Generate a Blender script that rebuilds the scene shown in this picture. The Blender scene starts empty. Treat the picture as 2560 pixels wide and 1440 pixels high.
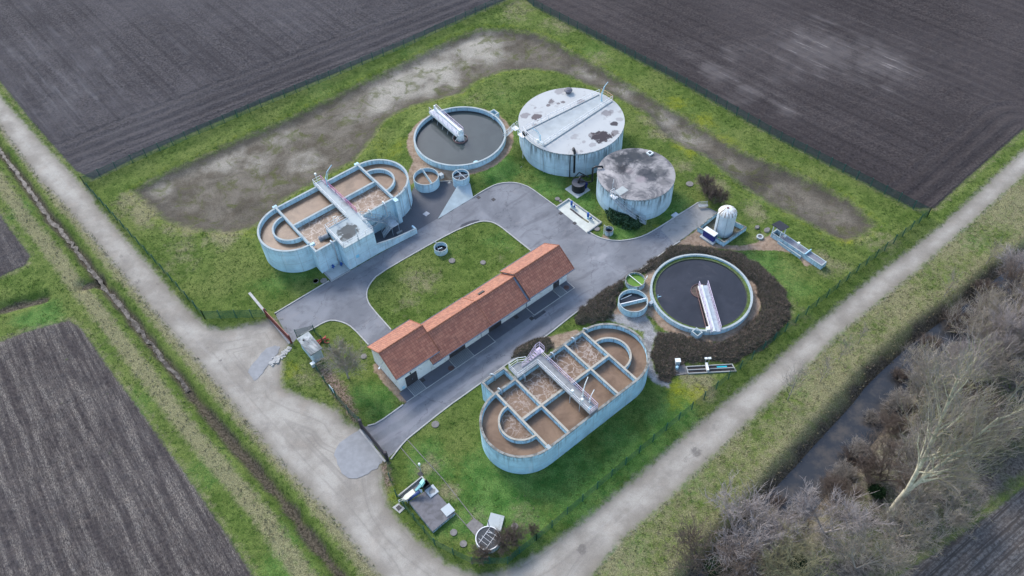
import bpy, math, random
import numpy as np
from mathutils import Matrix, Vector
from mathutils.geometry import tessellate_polygon
random.seed(7); rng = np.random.default_rng(7)
R = math.radians; PI = math.pi
SC = bpy.context.scene; COL = SC.collection

# ---------------------------------------------------------------- camera
W_, H_ = 2560, 1440
FPX = 2002.0; PITCH = R(49.83); ROLL = R(-3.04); CZ = 90.0
fw = np.array([0, math.cos(PITCH), -math.sin(PITCH)]); rt = np.array([1., 0, 0]); up = np.cross(rt, fw)
cr = rt*math.cos(ROLL)+up*math.sin(ROLL); cu = -rt*math.sin(ROLL)+up*math.cos(ROLL)
cd = bpy.data.cameras.new('camera'); cam = bpy.data.objects.new('camera', cd); COL.objects.link(cam)
cd.sensor_width = 36.0; cd.lens = 36.0*FPX/W_; cd.clip_start = 1.0; cd.clip_end = 6000
cam.matrix_world = Matrix(((cr[0], cu[0], -fw[0], 0), (cr[1], cu[1], -fw[1], 0), (cr[2], cu[2], -fw[2], CZ), (0, 0, 0, 1)))
SC.camera = cam

# ---------------------------------------------------------------- light
SUN_AZ = R(-32)      # from +Y towards -X
SUN_EL = R(38)
wd = bpy.data.worlds.new('World'); SC.world = wd; wd.use_nodes = True
wn = wd.node_tree.nodes; wl = wd.node_tree.links
sky = wn.new('ShaderNodeTexSky'); sky.sky_type = 'NISHITA'; sky.sun_disc = False
sky.sun_elevation = SUN_EL; sky.sun_rotation = SUN_AZ; sky.air_density = 1.0; sky.dust_density = 1.3; sky.ozone_density = 1.0
bg = wn['Background']; bg.inputs[1].default_value = 0.15
wl.new(sky.outputs[0], bg.inputs[0])
sl = bpy.data.lights.new('sun', 'SUN'); sun = bpy.data.objects.new('sun', sl); COL.objects.link(sun)
sl.energy = 1.25; sl.angle = R(16); sl.color = (1.0, 0.97, 0.93)
sd_ = Vector((math.sin(SUN_AZ)*math.cos(SUN_EL), math.cos(SUN_AZ)*math.cos(SUN_EL), math.sin(SUN_EL)))
sun.rotation_euler = sd_.to_track_quat('Z', 'Y').to_euler()
vs = SC.view_settings; vs.view_transform = 'Standard'; vs.look = 'None'; vs.exposure = 1.2; vs.gamma = 1.0
try: vs.use_curve_mapping = False
except Exception: pass

# ---------------------------------------------------------------- picture point -> place
def G(p, z=0.):
    d = fw*FPX+cr*(p[0]-W_/2)+cu*(H_/2-p[1]); t = (CZ-z)/-d[2]
    return np.array([0, 0, CZ])+d*t
def Rg(ox, oy, s): return lambda x, y: (ox+x/s, oy+y/s)
a = Rg(600, 360, 4); a2 = Rg(980, 230, 4); b = Rg(1180, 780, 3.428); c = Rg(1260, 190, 4); d = Rg(1500, 480, 3.428)
e = Rg(1700, 480, 6.4); g = Rg(880, 580, 3.2733); k = Rg(1360, 340, 4.8); l = Rg(900, 1100, 4.236); m = Rg(600, 680, 2.77)
hh = Rg(1600, 840, 8.533); i1 = Rg(760, 420, 7.2); i2 = Rg(1240, 840, 6.547); tr = Rg(1660, 0, 2.571); rr = Rg(1900, 560, 3.2727)
br = Rg(1700, 960, 2.977); tl = Rg(0, 0, 2.4); lm = Rg(0, 500, 3.13); bl = Rg(0, 900, 2.6667); sb = Rg(1300, 1000, 3.2733)
tm = Rg(800, 0, 2.844); j1 = Rg(980, 1160, 12); j2 = Rg(620, 700, 9); j3 = Rg(1380, 480, 12); j4 = Rg(1040, 250, 9.6)
TH = R(37.2); CT, ST = math.cos(TH), math.sin(TH)
def W(u, v): return (u*CT-v*ST, u*ST+v*CT)
def UV(p, z=0.):
    q = G(p, z); return (q[0]*CT+q[1]*ST, -q[0]*ST+q[1]*CT)
def Q(R_, *pts): return [R_(*p) for p in pts]
def GP(pts, z=0.): return [tuple(G(p, z)[:2]) for p in pts]

# ---------------------------------------------------------------- node helper
class NT:
    def __init__(s, name, rough=.8, spec=.3):
        s.m = bpy.data.materials.new(name); s.m.use_nodes = True; s.t = s.m.node_tree; s.N = s.t.nodes; s.L = s.t.links
        s.b = s.N['Principled BSDF']; s.b.inputs['Roughness'].default_value = rough; s.b.inputs['Specular IOR Level'].default_value = spec
    def _s(s, sock, v):
        if v is None: return
        if isinstance(v, bpy.types.NodeSocket): s.L.new(v, sock)
        elif isinstance(v, (tuple, list)) and sock.type == 'RGBA': sock.default_value = (*v, 1) if len(v) == 3 else v
        else: sock.default_value = v
    def pos(s): return s.N.new('ShaderNodeNewGeometry').outputs['Position']
    def obj(s): return s.N.new('ShaderNodeTexCoord').outputs['Object']
    def att(s, name, vec=False):
        n = s.N.new('ShaderNodeAttribute'); n.attribute_name = name; return n.outputs['Vector' if vec else 'Fac']
    def rnd(s): return s.N.new('ShaderNodeObjectInfo').outputs['Random']
    def sep(s, v):
        n = s.N.new('ShaderNodeSeparateXYZ'); s._s(n.inputs[0], v); return n.outputs
    def comb(s, x=0., y=0., z=0.):
        n = s.N.new('ShaderNodeCombineXYZ')
        for i, q in enumerate((x, y, z)): s._s(n.inputs[i], q)
        return n.outputs[0]
    def sc(s, v, k):
        n = s.N.new('ShaderNodeVectorMath'); n.operation = 'MULTIPLY'; s._s(n.inputs[0], v); n.inputs[1].default_value = k if isinstance(k, tuple) else (k, k, k); return n.outputs[0]
    def vadd(s, v, w):
        n = s.N.new('ShaderNodeVectorMath'); n.operation = 'ADD'; s._s(n.inputs[0], v); s._s(n.inputs[1], w); return n.outputs[0]
    def noise(s, v, scale, det=2., rough=.5, dist=0., col=False):
        n = s.N.new('ShaderNodeTexNoise'); s._s(n.inputs['Vector'], v); n.inputs['Scale'].default_value = scale
        n.inputs['Detail'].default_value = det; n.inputs['Roughness'].default_value = rough; n.inputs['Distortion'].default_value = dist
        return n.outputs[1 if col else 0]
    def voro(s, v, scale, feat='F1', rnd=1., out='Distance'):
        n = s.N.new('ShaderNodeTexVoronoi'); n.feature = feat; s._s(n.inputs['Vector'], v); n.inputs['Scale'].default_value = scale
        n.inputs['Randomness'].default_value = rnd; return n.outputs[out]
    def ma(s, op, x, y=None, z=None, cl=False):
        n = s.N.new('ShaderNodeMath'); n.operation = op; n.use_clamp = cl
        s._s(n.inputs[0], x); s._s(n.inputs[1], y); s._s(n.inputs[2], z); return n.outputs[0]
    def ss(s, x, lo, hi, o0=0., o1=1., lin=False):
        n = s.N.new('ShaderNodeMapRange'); n.interpolation_type = 'LINEAR' if lin else 'SMOOTHSTEP'
        s._s(n.inputs[0], x); n.inputs[1].default_value = lo; n.inputs[2].default_value = hi; n.inputs[3].default_value = o0; n.inputs[4].default_value = o1
        return n.outputs[0]
    def mix(s, f, x, y, mode='MIX'):
        n = s.N.new('ShaderNodeMix'); n.data_type = 'RGBA'; n.blend_type = mode; n.clamp_factor = True
        s._s(n.inputs[0], f); s._s(n.inputs[6], x); s._s(n.inputs[7], y); return n.outputs[2]
    def scal(s, colr, f):      # colour times a number
        return s.mix(1.0, colr, s.comb(f, f, f), 'MULTIPLY')
    def bump(s, h, st, dist):
        n = s.N.new('ShaderNodeBump'); n.inputs['Strength'].default_value = st; n.inputs['Distance'].default_value = dist; s._s(n.inputs['Height'], h)
        s.L.new(n.outputs[0], s.b.inputs['Normal'])
    def out(s, colr, rough=None, metal=None):
        s._s(s.b.inputs['Base Color'], colr)
        if rough is not None: s._s(s.b.inputs['Roughness'], rough)
        if metal is not None: s._s(s.b.inputs['Metallic'], metal)
        return s.m
def plain(name, colr, rough=.7, var=.15, scale=1.5, metal=0., spec=.3, dirt=None):
    t = NT(name, rough, spec); o = t.pos()
    f = t.ss(t.noise(o, scale, 4, .6), .25, .75, 1-var, 1+var)
    cc = t.scal(colr, f)
    if dirt: cc = t.mix(t.ss(t.noise(o, scale*2.3, 5, .65), .52, .7, 0, .7), cc, dirt)
    return t.out(cc, None, metal)

# concrete wall: attribute sc = (length along wall, depth below the rim)
def wall_mat(name, colr, streak=.6, jv=2.5, jh=1.9, edge=.4):
    t = NT(name, .85, .2); s = t.sep(t.att('sc', True)); P = t.pos()
    cl = t.mix(t.ss(t.noise(P, .5, 4, .6), .3, .7), [q*.84 for q in colr], [min(1, q*1.12) for q in colr])
    cl = t.mix(t.ss(t.noise(P, 5., 4, .7), .45, .75, 0, .25), cl, (.33, .36, .36))
    v1 = t.comb(t.ma('MULTIPLY', s[0], 2.6), t.ma('MULTIPLY', s[1], .22), 3.)
    st = t.ss(t.noise(v1, 1.0, 3, .6), .46 if streak < .7 else .40, .66)
    v2 = t.comb(t.ma('MULTIPLY', s[0], .35), 5., 1.)
    reach = t.ss(t.noise(v2, 1.0, 2, .5), .3, .7, .4 if streak < .7 else 1.2, 3.4 if streak < .7 else 5.5)
    fade = t.ss(t.ma('DIVIDE', s[1], reach), 0., 1., 1., 0.)
    cl = t.mix(t.ma('MULTIPLY', t.ma('MULTIPLY', st, fade), streak), cl, (.09, .10, .10))
    cl = t.mix(t.ma('MULTIPLY', t.ss(s[1], .02, .38, 1, 0), t.ss(t.noise(t.sc(P, 1.), 1.2, 3, .6), .35, .6, .1, edge)), cl, (.10, .10, .085))
    # white runs
    v3 = t.comb(t.ma('MULTIPLY', s[0], 1.7), t.ma('MULTIPLY', s[1], .12), 9.)
    cl = t.mix(t.ss(t.noise(v3, 1., 2, .5), .58, .72, 0, .35), cl, (.66, .72, .74))
    for q, per, wd2 in ((s[0], jv, .022), (s[1], jh, .02)):
        fr = t.ma('ABSOLUTE', t.ma('SUBTRACT', t.ma('FRACT', t.ma('DIVIDE', q, per)), .5))
        cl = t.mix(t.ss(fr, 0., wd2/per*2.2, .5, 0), cl, (.16, .19, .20))
    t.bump(t.noise(P, 9., 4, .6), .3, .03)
    return t.out(cl)
def top_mat(name, colr, blot=.35, dark=(.11, .11, .10), sc_=.9, lo=.5, hi=.68):
    t = NT(name, .85, .2); P = t.pos()
    cl = t.mix(t.noise(P, .7, 4, .6), [q*.85 for q in colr], [q*1.12 for q in colr])
    cl = t.mix(t.ss(t.noise(P, sc_, 5, .62, .4), lo, hi, 0, blot), cl, dark)
    cl = t.mix(t.ss(t.noise(P, 14., 3, .6), .5, .8, 0, .3), cl, [q*.6 for q in colr])
    t.bump(t.noise(P, 12., 3, .6), .25, .02)
    return t.out(cl)
M = {}
M['wall'] = wall_mat('blue_grey_concrete', (.50, .69, .76), .42)
M['wall_dirty'] = wall_mat('stained_concrete', (.49, .62, .68), .95, 2.6, 2.2, .75)
M['wall_rim'] = wall_mat('rim_stained_concrete', (.45, .67, .76), .6, 2.9, 1.7, .9)
M['top'] = top_mat('pale_concrete_top', (.40, .44, .43), .3)
M['top_dirty'] = top_mat('mossy_concrete_top', (.31, .30, .265), .75, (.09, .085, .07), 1.4, .42, .62)
M['top_beige'] = top_mat('beige_concrete_top', (.43, .395, .325), .35, (.12, .11, .09), 1.2)
M['slab'] = top_mat('light_concrete_slab', (.45, .48, .47), .3)
M['grey_conc'] = top_mat('grey_concrete', (.30, .305, .30), .4)
def roof_conc(name, basec, blots, nz):
    t = NT(name, .85, .2); o = t.obj(); P = t.pos()
    cl = t.mix(t.noise(P, .35, 4, .6), [q*.88 for q in basec], [q*1.08 for q in basec])
    xyz = t.sep(o)
    for (x, y, r, st, colr) in blots:
        dx = t.ma('SUBTRACT', xyz[0], x); dy = t.ma('SUBTRACT', xyz[1], y)
        dd = t.ma('SQRT', t.ma('ADD', t.ma('MULTIPLY', dx, dx), t.ma('MULTIPLY', dy, dy)))
        dd = t.ma('ADD', dd, t.ma('MULTIPLY', t.ma('SUBTRACT', t.noise(P, 1.3, 4, .6), .5), r*1.9))
        cl = t.mix(t.ss(dd, r*(.45 if nz else .72), r*(1.4 if nz else 1.0), st, 0), cl, colr)
    if nz:
        f = t.noise(P, .26, 6, .72, .8)
        cl = t.mix(t.ss(f, .44, .62, 0, .75), cl, (.045, .05, .06))
        ed = t.ss(t.noise(t.vadd(P, (31, 7, 0)), .5, 5, .65, .8), .5, .66, 0, .55)
        cl = t.mix(t.ma('MULTIPLY', ed, .5), cl, (.16, .15, .148))
    else:
        f = t.noise(P, .5, 5, .6, .5)
        cl = t.mix(t.ss(f, .60, .66, 0, .45), cl, (.24, .21, .20))
        cl = t.mix(t.ss(t.noise(P, .9, 5, .6, .3), .64, .70, 0, .4), cl, (.3, .29, .29))
    t.bump(t.noise(P, 8., 3, .6), .2, .02)
    return t.out(cl)
M['rail'] = plain('galvanised_rail', (.62, .52, .62), .55, .1, spec=.3)
M['rail_white'] = plain('white_rail', (.75, .74, .72), .5, .08)
M['galv'] = plain('galvanised_steel', (.42, .47, .50), .5, .18, 2., metal=.2)
M['black'] = plain('black_plastic', (.018, .019, .022), .4, .2)
M['blackpipe'] = plain('black_pipe', (.02, .02, .022), .35, .2)
M['blue'] = plain('blue_paint', (.02, .09, .33), .4, .2)
M['darkblue'] = plain('dark_blue_paint', (.02, .03, .17), .45, .2, 3.)
M['white'] = plain('white_paint', (.74, .76, .72), .5, .08, 2.)
M['cream'] = plain('cream_render', (.74, .725, .68), .9, .07, .8, dirt=(.45, .44, .38))
M['green_fence'] = plain('green_fence_paint', (.010, .085, .07), .5, .2)
M['rust'] = plain('rust_red_gate', (.14, .035, .028), .6, .2)
M['darkgate'] = plain('dark_brown_gate', (.05, .042, .048), .6, .2)
M['door'] = plain('dark_door', (.055, .05, .052), .5, .2)
M['dark'] = plain('dark_opening', (.015, .015, .017), .6, .1)
M['kerb'] = plain('kerb_concrete', (.42, .41, .38), .85, .15, 1.2)
M['teal'] = plain('teal_plastic', (.06, .42, .40), .4, .1)
M['hose_green'] = plain('green_hose', (.01, .25, .16), .5, .1)
M['hose_red'] = plain('red_hose', (.50, .05, .06), .5, .1)
M['cyan'] = plain('cyan_plastic', (.02, .42, .50), .4, .1)
M['paleblue'] = plain('pale_blue_plastic', (.40, .62, .70), .4, .1)
M['manhole'] = plain('manhole_concrete', (.20, .185, .17), .9, .2, 3.)
M['iron'] = plain('cast_iron_grate', (.06, .055, .055), .7, .3, 5.)
M['steps'] = plain('concrete_steps', (.42, .39, .34), .9, .15)
M['glass'] = plain('window_glass', (.05, .09, .13), .15, .1, spec=.6)
M['gutter'] = plain('zinc_gutter', (.16, .18, .22), .4, .1, metal=.3)
M['bench'] = plain('weathered_bench', (.42, .43, .42), .7, .15)
M['ringred'] = plain('rusty_ring', (.22, .13, .12), .7, .3, 4.)
# water and sludge
def water(name, colr, rough=.08, var=.12, spec=.5, scum=None, bumpd=.004):
    t = NT(name, rough, spec); P = t.pos()
    cl = t.mix(t.ss(t.noise(P, .25, 3, .6, .6), .3, .7), [q*(1-var) for q in colr], [q*(1+var) for q in colr])
    if scum:
        cl = t.mix(t.ss(t.noise(P, .28, 6, .7, 1.), .55, .75, 0, .5), cl, scum)
        sp = t.voro(P, 1.1); cl = t.mix(t.ss(sp, .04, .07, .6, 0), cl, [q*1.6 for q in scum])
    t.bump(t.noise(P, 3.5, 3, .5), .25, bumpd)
    return t.out(cl)
M['water_clear'] = water('clarifier_water', (.055, .066, .062), .06, .1, .5, None, .01)
M['water_dark'] = water('dark_scum_water', (.028, .028, .033), .14, .25, .5, (.075, .066, .066), .006)
M['algae_water'] = water('green_algae_water', (.13, .26, .03), .5, .2, .3)
M['algae'] = plain('wall_algae', (.085, .125, .03), .9, .5, 3., dirt=(.22, .26, .13))
def sludge(name, foam):
    t = NT(name, .42, .3); P = t.pos(); s = t.sep(t.att('sc', True)); o = P
    w = t.vadd(o, t.sc(t.vadd(t.noise(o, .75, 3, .6, .6, True), (-.5, -.5, -.5)), 1.7))
    w2 = t.vadd(o, t.sc(t.vadd(t.noise(t.vadd(o, (9, 3, 0)), 1.6, 3, .6, .5, True), (-.5, -.5, -.5)), 1.5))
    basec = t.mix(t.ss(t.noise(o, .3, 4, .6, 1.), .35, .65), (.15, .092, .056), (.235, .15, .094))
    basec = t.mix(t.ss(t.noise(o, 1.3, 5, .65, 2.0), .58, .72, 0, .5), basec, (.33, .22, .14))
    basec = t.mix(t.ss(t.noise(o, .8, 5, .65, 1.5), .62, .75, 0, .5), basec, (.12, .075, .05))
    e1 = t.ss(t.voro(w, .85, 'DISTANCE_TO_EDGE'), .0, .085, 1, 0)
    e2 = t.ss(t.voro(w2, 1.6, 'DISTANCE_TO_EDGE'), .0, .085, .85, 0)
    fo = t.ma('MAXIMUM', e1, t.ma('MULTIPLY', e2, t.ss(t.noise(o, .9, 2, .5), .42, .6)))
    fo = t.ma('MULTIPLY', fo, t.ss(t.noise(o, 5., 3, .6), .3, .62, .45, 1))
    grad = t.noise(o, .55, 3, .6)
    amt = t.ma('ADD', s[0], t.ma('MULTIPLY', t.ma('SUBTRACT', grad, .5), .9))
    cl = t.mix(t.ma('MULTIPLY', fo, t.ss(amt, .2, .7, 0, .8)), basec, (.50, .42, .36))
    t.bump(t.ma('ADD', t.noise(o, 2.2, 4, .6), t.ma('MULTIPLY', fo, .3)), .35, .04)
    return t.out(cl)
M['sludge'] = sludge('brown_sludge_water', 1)

# ---------------------------------------------------------------- mesh builder
class MB:
    def __init__(s): s.v = []; s.f = []; s.mi = []; s.sc = []
    def add(s, vs, fs, mi=0, sc=None):
        n = len(s.v); s.v += [tuple(map(float, q)) for q in vs]; s.f += [tuple(i+n for i in f) for f in fs]
        s.mi += (mi if isinstance(mi, list) else [mi]*len(fs)); s.sc += (sc if sc else [(0, 5., 0)]*len(vs)); return s
    def box(s, u0, v0, z0, u1, v1, z1, mi=0, top=None):
        t = mi if top is None else top
        L = [((u0, v0), (u1, v0)), ((u1, v0), (u1, v1)), ((u1, v1), (u0, v1)), ((u0, v1), (u0, v0))]; run = 0
        for (p, q) in L:
            ln = math.hypot(q[0]-p[0], q[1]-p[1])
            s.add([(*p, z0), (*q, z0), (*q, z1), (*p, z1)], [(0, 1, 2, 3)], mi, [(run, z1-z0, 0), (run+ln, z1-z0, 0), (run+ln, 0, 0), (run, 0, 0)]); run += ln
        s.add([(u0, v0, z1), (u1, v0, z1), (u1, v1, z1), (u0, v1, z1)], [(0, 1, 2, 3)], t)
        s.add([(u0, v0, z0), (u1, v0, z0), (u1, v1, z0), (u0, v1, z0)], [(3, 2, 1, 0)], mi); return s
    def obox(s, cx, cy, z0, lx, ly, lz, rot=0, mi=0):
        C, S = math.cos(rot), math.sin(rot)
        P = [(cx+x*C-y*S, cy+x*S+y*C) for x, y in ((-lx/2, -ly/2), (lx/2, -ly/2), (lx/2, ly/2), (-lx/2, ly/2))]
        return s.prism(P, z0, z0+lz, mi)
    def prism(s, P, z0, z1, mi=0, top=None, bottom=True):
        n = len(P); run = 0
        area = sum(P[i][0]*P[(i+1) % n][1]-P[(i+1) % n][0]*P[i][1] for i in range(n))
        if area < 0: P = P[::-1]
        for i in range(n):
            p, q = P[i], P[(i+1) % n]; ln = math.hypot(q[0]-p[0], q[1]-p[1])
            s.add([(*p, z0), (*q, z0), (*q, z1), (*p, z1)], [(0, 1, 2, 3)], mi, [(run, z1-z0, 0), (run+ln, z1-z0, 0), (run+ln, 0, 0), (run, 0, 0)]); run += ln
        tri = tessellate_polygon([[Vector((x, y, 0)) for x, y in P]])
        def up_(t): 
            A, B, Cc = P[t[0]], P[t[1]], P[t[2]]
            return t if (B[0]-A[0])*(Cc[1]-A[1])-(B[1]-A[1])*(Cc[0]-A[0]) > 0 else (t[0], t[2], t[1])
        tri = [up_(t) for t in tri]
        s.add([(x, y, z1) for x, y in P], tri, mi if top is None else top)
        if bottom: s.add([(x, y, z0) for x, y in P], [t[::-1] for t in tri], mi)
        return s
    def tube(s, pts, r, n=6, closed=False, r1=None, mi=0, cap=True):
        pts = [np.array(p, float) for p in pts]; rings = []; N = len(pts); prev = None
        for i, p in enumerate(pts):
            if closed: t = pts[(i+1) % N]-pts[i-1]
            else: t = pts[min(i+1, N-1)]-pts[max(i-1, 0)]
            t = t/(np.linalg.norm(t)+1e-9)
            ref = np.array([0, 0, 1.]) if abs(t[2]) < .9 else np.array([1., 0, 0])
            if prev is not None: ref = prev
            x = np.cross(ref, t); x /= (np.linalg.norm(x)+1e-9); y = np.cross(t, x); prev = y
            rad = r if r1 is None else r+(r1-r)*i/(N-1)
            rings.append([p+rad*(math.cos(2*PI*(j+.5)/n)*x+math.sin(2*PI*(j+.5)/n)*y) for j in range(n)])
        V = [q for rg in rings for q in rg]; F = []
        for i in range(N if closed else N-1):
            for j in range(n):
                A, B = i*n, ((i+1) % N)*n; F.append((A+j, A+(j+1) % n, B+(j+1) % n, B+j))
        if cap and not closed: F += [tuple(range(n))[::-1], tuple((N-1)*n+j for j in range(n))]
        return s.add(V, F, mi)
    def cyl(s, cx, cy, z0, z1, r, r1=None, n=32, mi=0, top=None, cap=True):
        r1 = r if r1 is None else r1; C = [(math.cos(2*PI*i/n), math.sin(2*PI*i/n)) for i in range(n)]
        for i in range(n):
            A, B = C[i], C[(i+1) % n]; s0, s1 = 2*PI*r*i/n, 2*PI*r*(i+1)/n
            s.add([(cx+r*A[0], cy+r*A[1], z0), (cx+r*B[0], cy+r*B[1], z0), (cx+r1*B[0], cy+r1*B[1], z1), (cx+r1*A[0], cy+r1*A[1], z1)], [(0, 1, 2, 3)], mi,
                  [(s0, z1-z0, 0), (s1, z1-z0, 0), (s1, 0, 0), (s0, 0, 0)])
        if cap:
            s.add([(cx+r1*A[0], cy+r1*A[1], z1) for A in C], [tuple(range(n))], mi if top is None else top)
            s.add([(cx+r*A[0], cy+r*A[1], z0) for A in C], [tuple(range(n))[::-1]], mi)
        return s
    def disc(s, cx, cy, z, r, n=64, mi=0): return s.add([(cx+r*math.cos(2*PI*i/n), cy+r*math.sin(2*PI*i/n), z) for i in range(n)], [tuple(range(n))], mi)
    def pathwall(s, pts, th, z0, z1, closed=False, mi=0, top=1, zi=None):
        """upright wall of thickness th centred on a polyline"""
        N = len(pts); L = []; Rr = []
        for i, p in enumerate(pts):
            pp = pts[i-1] if (i > 0 or closed) else None; pn = pts[(i+1) % N] if (i < N-1 or closed) else None
            ds = []
            if pp is not None: q = np.subtract(p, pp); ds.append(q/np.linalg.norm(q))
            if pn is not None: q = np.subtract(pn, p); ds.append(q/np.linalg.norm(q))
            t = sum(ds); t = t/np.linalg.norm(t); nn = np.array([-t[1], t[0]]); k_ = 1/max(.3, float(np.dot(nn, np.array([-ds[0][1], ds[0][0]]))))
            L.append(np.array(p)+nn*th/2*k_); Rr.append(np.array(p)-nn*th/2*k_)
        run = 0; z0i = z0 if zi is None else zi
        for i in range(N if closed else N-1):
            j = (i+1) % N; ln = float(np.linalg.norm(np.subtract(pts[j], pts[i]))); h = z1-z0
            sc = [(run, h, 0), (run+ln, h, 0), (run+ln, 0, 0), (run, 0, 0)]
            s.add([(*Rr[i], z0), (*Rr[j], z0), (*Rr[j], z1), (*Rr[i], z1)], [(0, 1, 2, 3)], mi, sc)
            s.add([(*L[j], z0i), (*L[i], z0i), (*L[i], z1), (*L[j], z1)], [(0, 1, 2, 3)], mi, [(run+ln, z1-z0i, 0), (run, z1-z0i, 0), (run, 0, 0), (run+ln, 0, 0)])
            s.add([(*Rr[i], z1), (*Rr[j], z1), (*L[j], z1), (*L[i], z1)], [(0, 1, 2, 3)], top); run += ln
        if not closed:
            for i, fl in ((0, 1), (N-1, 0)):
                A, B = (L[i], Rr[i]) if fl else (Rr[i], L[i])
                s.add([(*A, z0), (*B, z0), (*B, z1), (*A, z1)], [(0, 1, 2, 3)], mi, [(0, z1-z0, 0), (th, z1-z0, 0), (th, 0, 0), (0, 0, 0)])
        return s
    def ring(s, cx, cy, rm, th, z0, z1, n=96, a0=0., a1=2*PI, mi=0, top=1):
        full = abs(a1-a0-2*PI) < 1e-6; k_ = n if full else n+1
        return s.pathwall([(cx+rm*math.cos(a0+(a1-a0)*i/n), cy+rm*math.sin(a0+(a1-a0)*i/n)) for i in range(k_)], th, z0, z1, full, mi, top)
    def rail(s, pts, h=1.1, sp=1.6, r=.03, mid=True, closed=False, toe=False):
        """pts (x,y,z): posts and two rails"""
        r = r*1.25
        P = [np.array(p, float) for p in pts]
        if closed: P = P+[P[0]]
        for i in range(len(P)-1):
            A, B = P[i], P[i+1]; ln = np.linalg.norm((B-A)); n = max(1, round(ln/sp))
            for q in range(n+1 if i == len(P)-2 else n):
                p = A+(B-A)*q/n; s.tube([p, p+[0, 0, h]], r, 4)
        for hz in ((h, h*.52) if mid else (h,)):
            s.tube([p+[0, 0, hz] for p in P], r, 5)
        if toe:
            for i in range(len(P)-1):
                A, B = P[i], P[i+1]; s.add([A+[0, 0, .02], B+[0, 0, .02], B+[0, 0, .17], A+[0, 0, .17]], [(0, 1, 2, 3)])
        return s
def build(name, mb, mats, parent=None, org=(0, 0, 0), smooth=False):
    me = bpy.data.meshes.new(name); o_ = np.array(org, float)
    V = (np.array(mb.v, float)-o_) if mb.v else np.zeros((0, 3))
    me.from_pydata(V.tolist(), [], mb.f)
    for q in (mats if isinstance(mats, (list, tuple)) else [mats]): me.materials.append(M[q] if isinstance(q, str) else q)
    me.polygons.foreach_set('material_index', [min(x, len(me.materials)-1) for x in mb.mi])
    at_ = me.attributes.new('sc', 'FLOAT_VECTOR', 'POINT'); at_.data.foreach_set('vector', np.array(mb.sc, float).ravel())
    if smooth: me.polygons.foreach_set('use_smooth', [True]*len(me.polygons))
    me.update(); ob = bpy.data.objects.new(name, me); COL.objects.link(ob)
    if parent is not None: ob.parent = parent
    return ob
class Thing:
    """an Empty at the thing's base; parts are given in absolute plant (rot=TH) or world (rot=0) coordinates"""
    def __init__(s, name, label, cat, org, rot=TH, group=None):
        s.org = (org[0], org[1], org[2] if len(org) > 2 else 0.); s.rot = rot
        s.o = bpy.data.objects.new(name, None); COL.objects.link(s.o); s.o.empty_display_size = .5
        w = W(org[0], org[1]) if rot else org[:2]
        s.o.location = (w[0], w[1], s.org[2]); s.o.rotation_euler = (0, 0, rot)
        s.o['label'] = label; s.o['category'] = cat
        if group: s.o['group'] = group
    def part(s, name, mb, mats, parent=None, smooth=False, label=None):
        ob = build(name, mb, mats, parent or s.o, s.org, smooth)
        if label: ob['label'] = label
        return ob
def single(name, label, cat, mb, mats, org, rot=TH, group=None, smooth=False):
    ob = build(name, mb, mats, None, (org[0], org[1], org[2] if len(org) > 2 else 0.), smooth)
    w = W(org[0], org[1]) if rot else org[:2]; ob.location = (w[0], w[1], org[2] if len(org) > 2 else 0.); ob.rotation_euler = (0, 0, rot)
    ob['label'] = label; ob['category'] = cat
    if group: ob['group'] = group
    return ob
def struct(name, mb, mats, rot=0.):
    ob = build(name, mb, mats); ob.rotation_euler = (0, 0, rot); ob['kind'] = 'structure'; return ob
def copy_tree(o, parent=None):
    c_ = o.copy(); COL.objects.link(c_); c_.parent = parent
    for ch in [q for q in o.children]: copy_tree(ch, c_)
    return c_
# ---------------------------------------------------------------- ground zones (outlines of the place on the ground)
def sdf(poly, X, Y, far=12.):
    """signed distance, positive inside, clamped to +-far"""
    P = np.array(poly, float); out = np.full(X.shape, -far); sel = (X > P[:, 0].min()-far) & (X < P[:, 0].max()+far) & (Y > P[:, 1].min()-far) & (Y < P[:, 1].max()+far)
    x, y = X[sel], Y[sel]; dm = np.full(x.shape, 1e9); ins = np.zeros(x.shape, bool)
    for i in range(len(P)):
        A, B = P[i], P[(i+1) % len(P)]; ex, ey = B-A; L2 = ex*ex+ey*ey+1e-12
        t = np.clip(((x-A[0])*ex+(y-A[1])*ey)/L2, 0, 1); dm = np.minimum(dm, (x-A[0]-t*ex)**2+(y-A[1]-t*ey)**2)
        if A[1] != B[1]:
            cnd = (A[1] > y) != (B[1] > y); ins ^= cnd & (x < (B[0]-A[0])*(y-A[1])/(B[1]-A[1])+A[0])
    dd = np.sqrt(dm); out[sel] = np.clip(np.where(ins, dd, -dd), -far, far); return out
def pdist(pl, X, Y):
    P = np.array(pl, float); dm = np.full(X.shape, 1e9)
    for i in range(len(P)-1):
        A, B = P[i], P[i+1]; ex, ey = B-A; L2 = ex*ex+ey*ey+1e-12
        t = np.clip(((X-A[0])*ex+(Y-A[1])*ey)/L2, 0, 1); dm = np.minimum(dm, (X-A[0]-t*ex)**2+(Y-A[1]-t*ey)**2)
    return np.sqrt(dm)
def sstep(x, lo, hi): t = np.clip((x-lo)/(hi-lo), 0, 1); return t*t*(3-2*t)
def vnoise(X, Y, s, seed):
    r_ = np.random.default_rng(seed); T_ = r_.random((512, 512)); x = X/s+1000; y = Y/s+1000; xi = np.floor(x).astype(int); yi = np.floor(y).astype(int); fx = x-xi; fy = y-yi
    fx = fx*fx*(3-2*fx); fy = fy*fy*(3-2*fy); g_ = lambda i, j: T_[i % 512, j % 512]
    return (g_(xi, yi)*(1-fx)+g_(xi+1, yi)*fx)*(1-fy)+(g_(xi, yi+1)*(1-fx)+g_(xi+1, yi+1)*fx)*fy-.5
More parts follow.
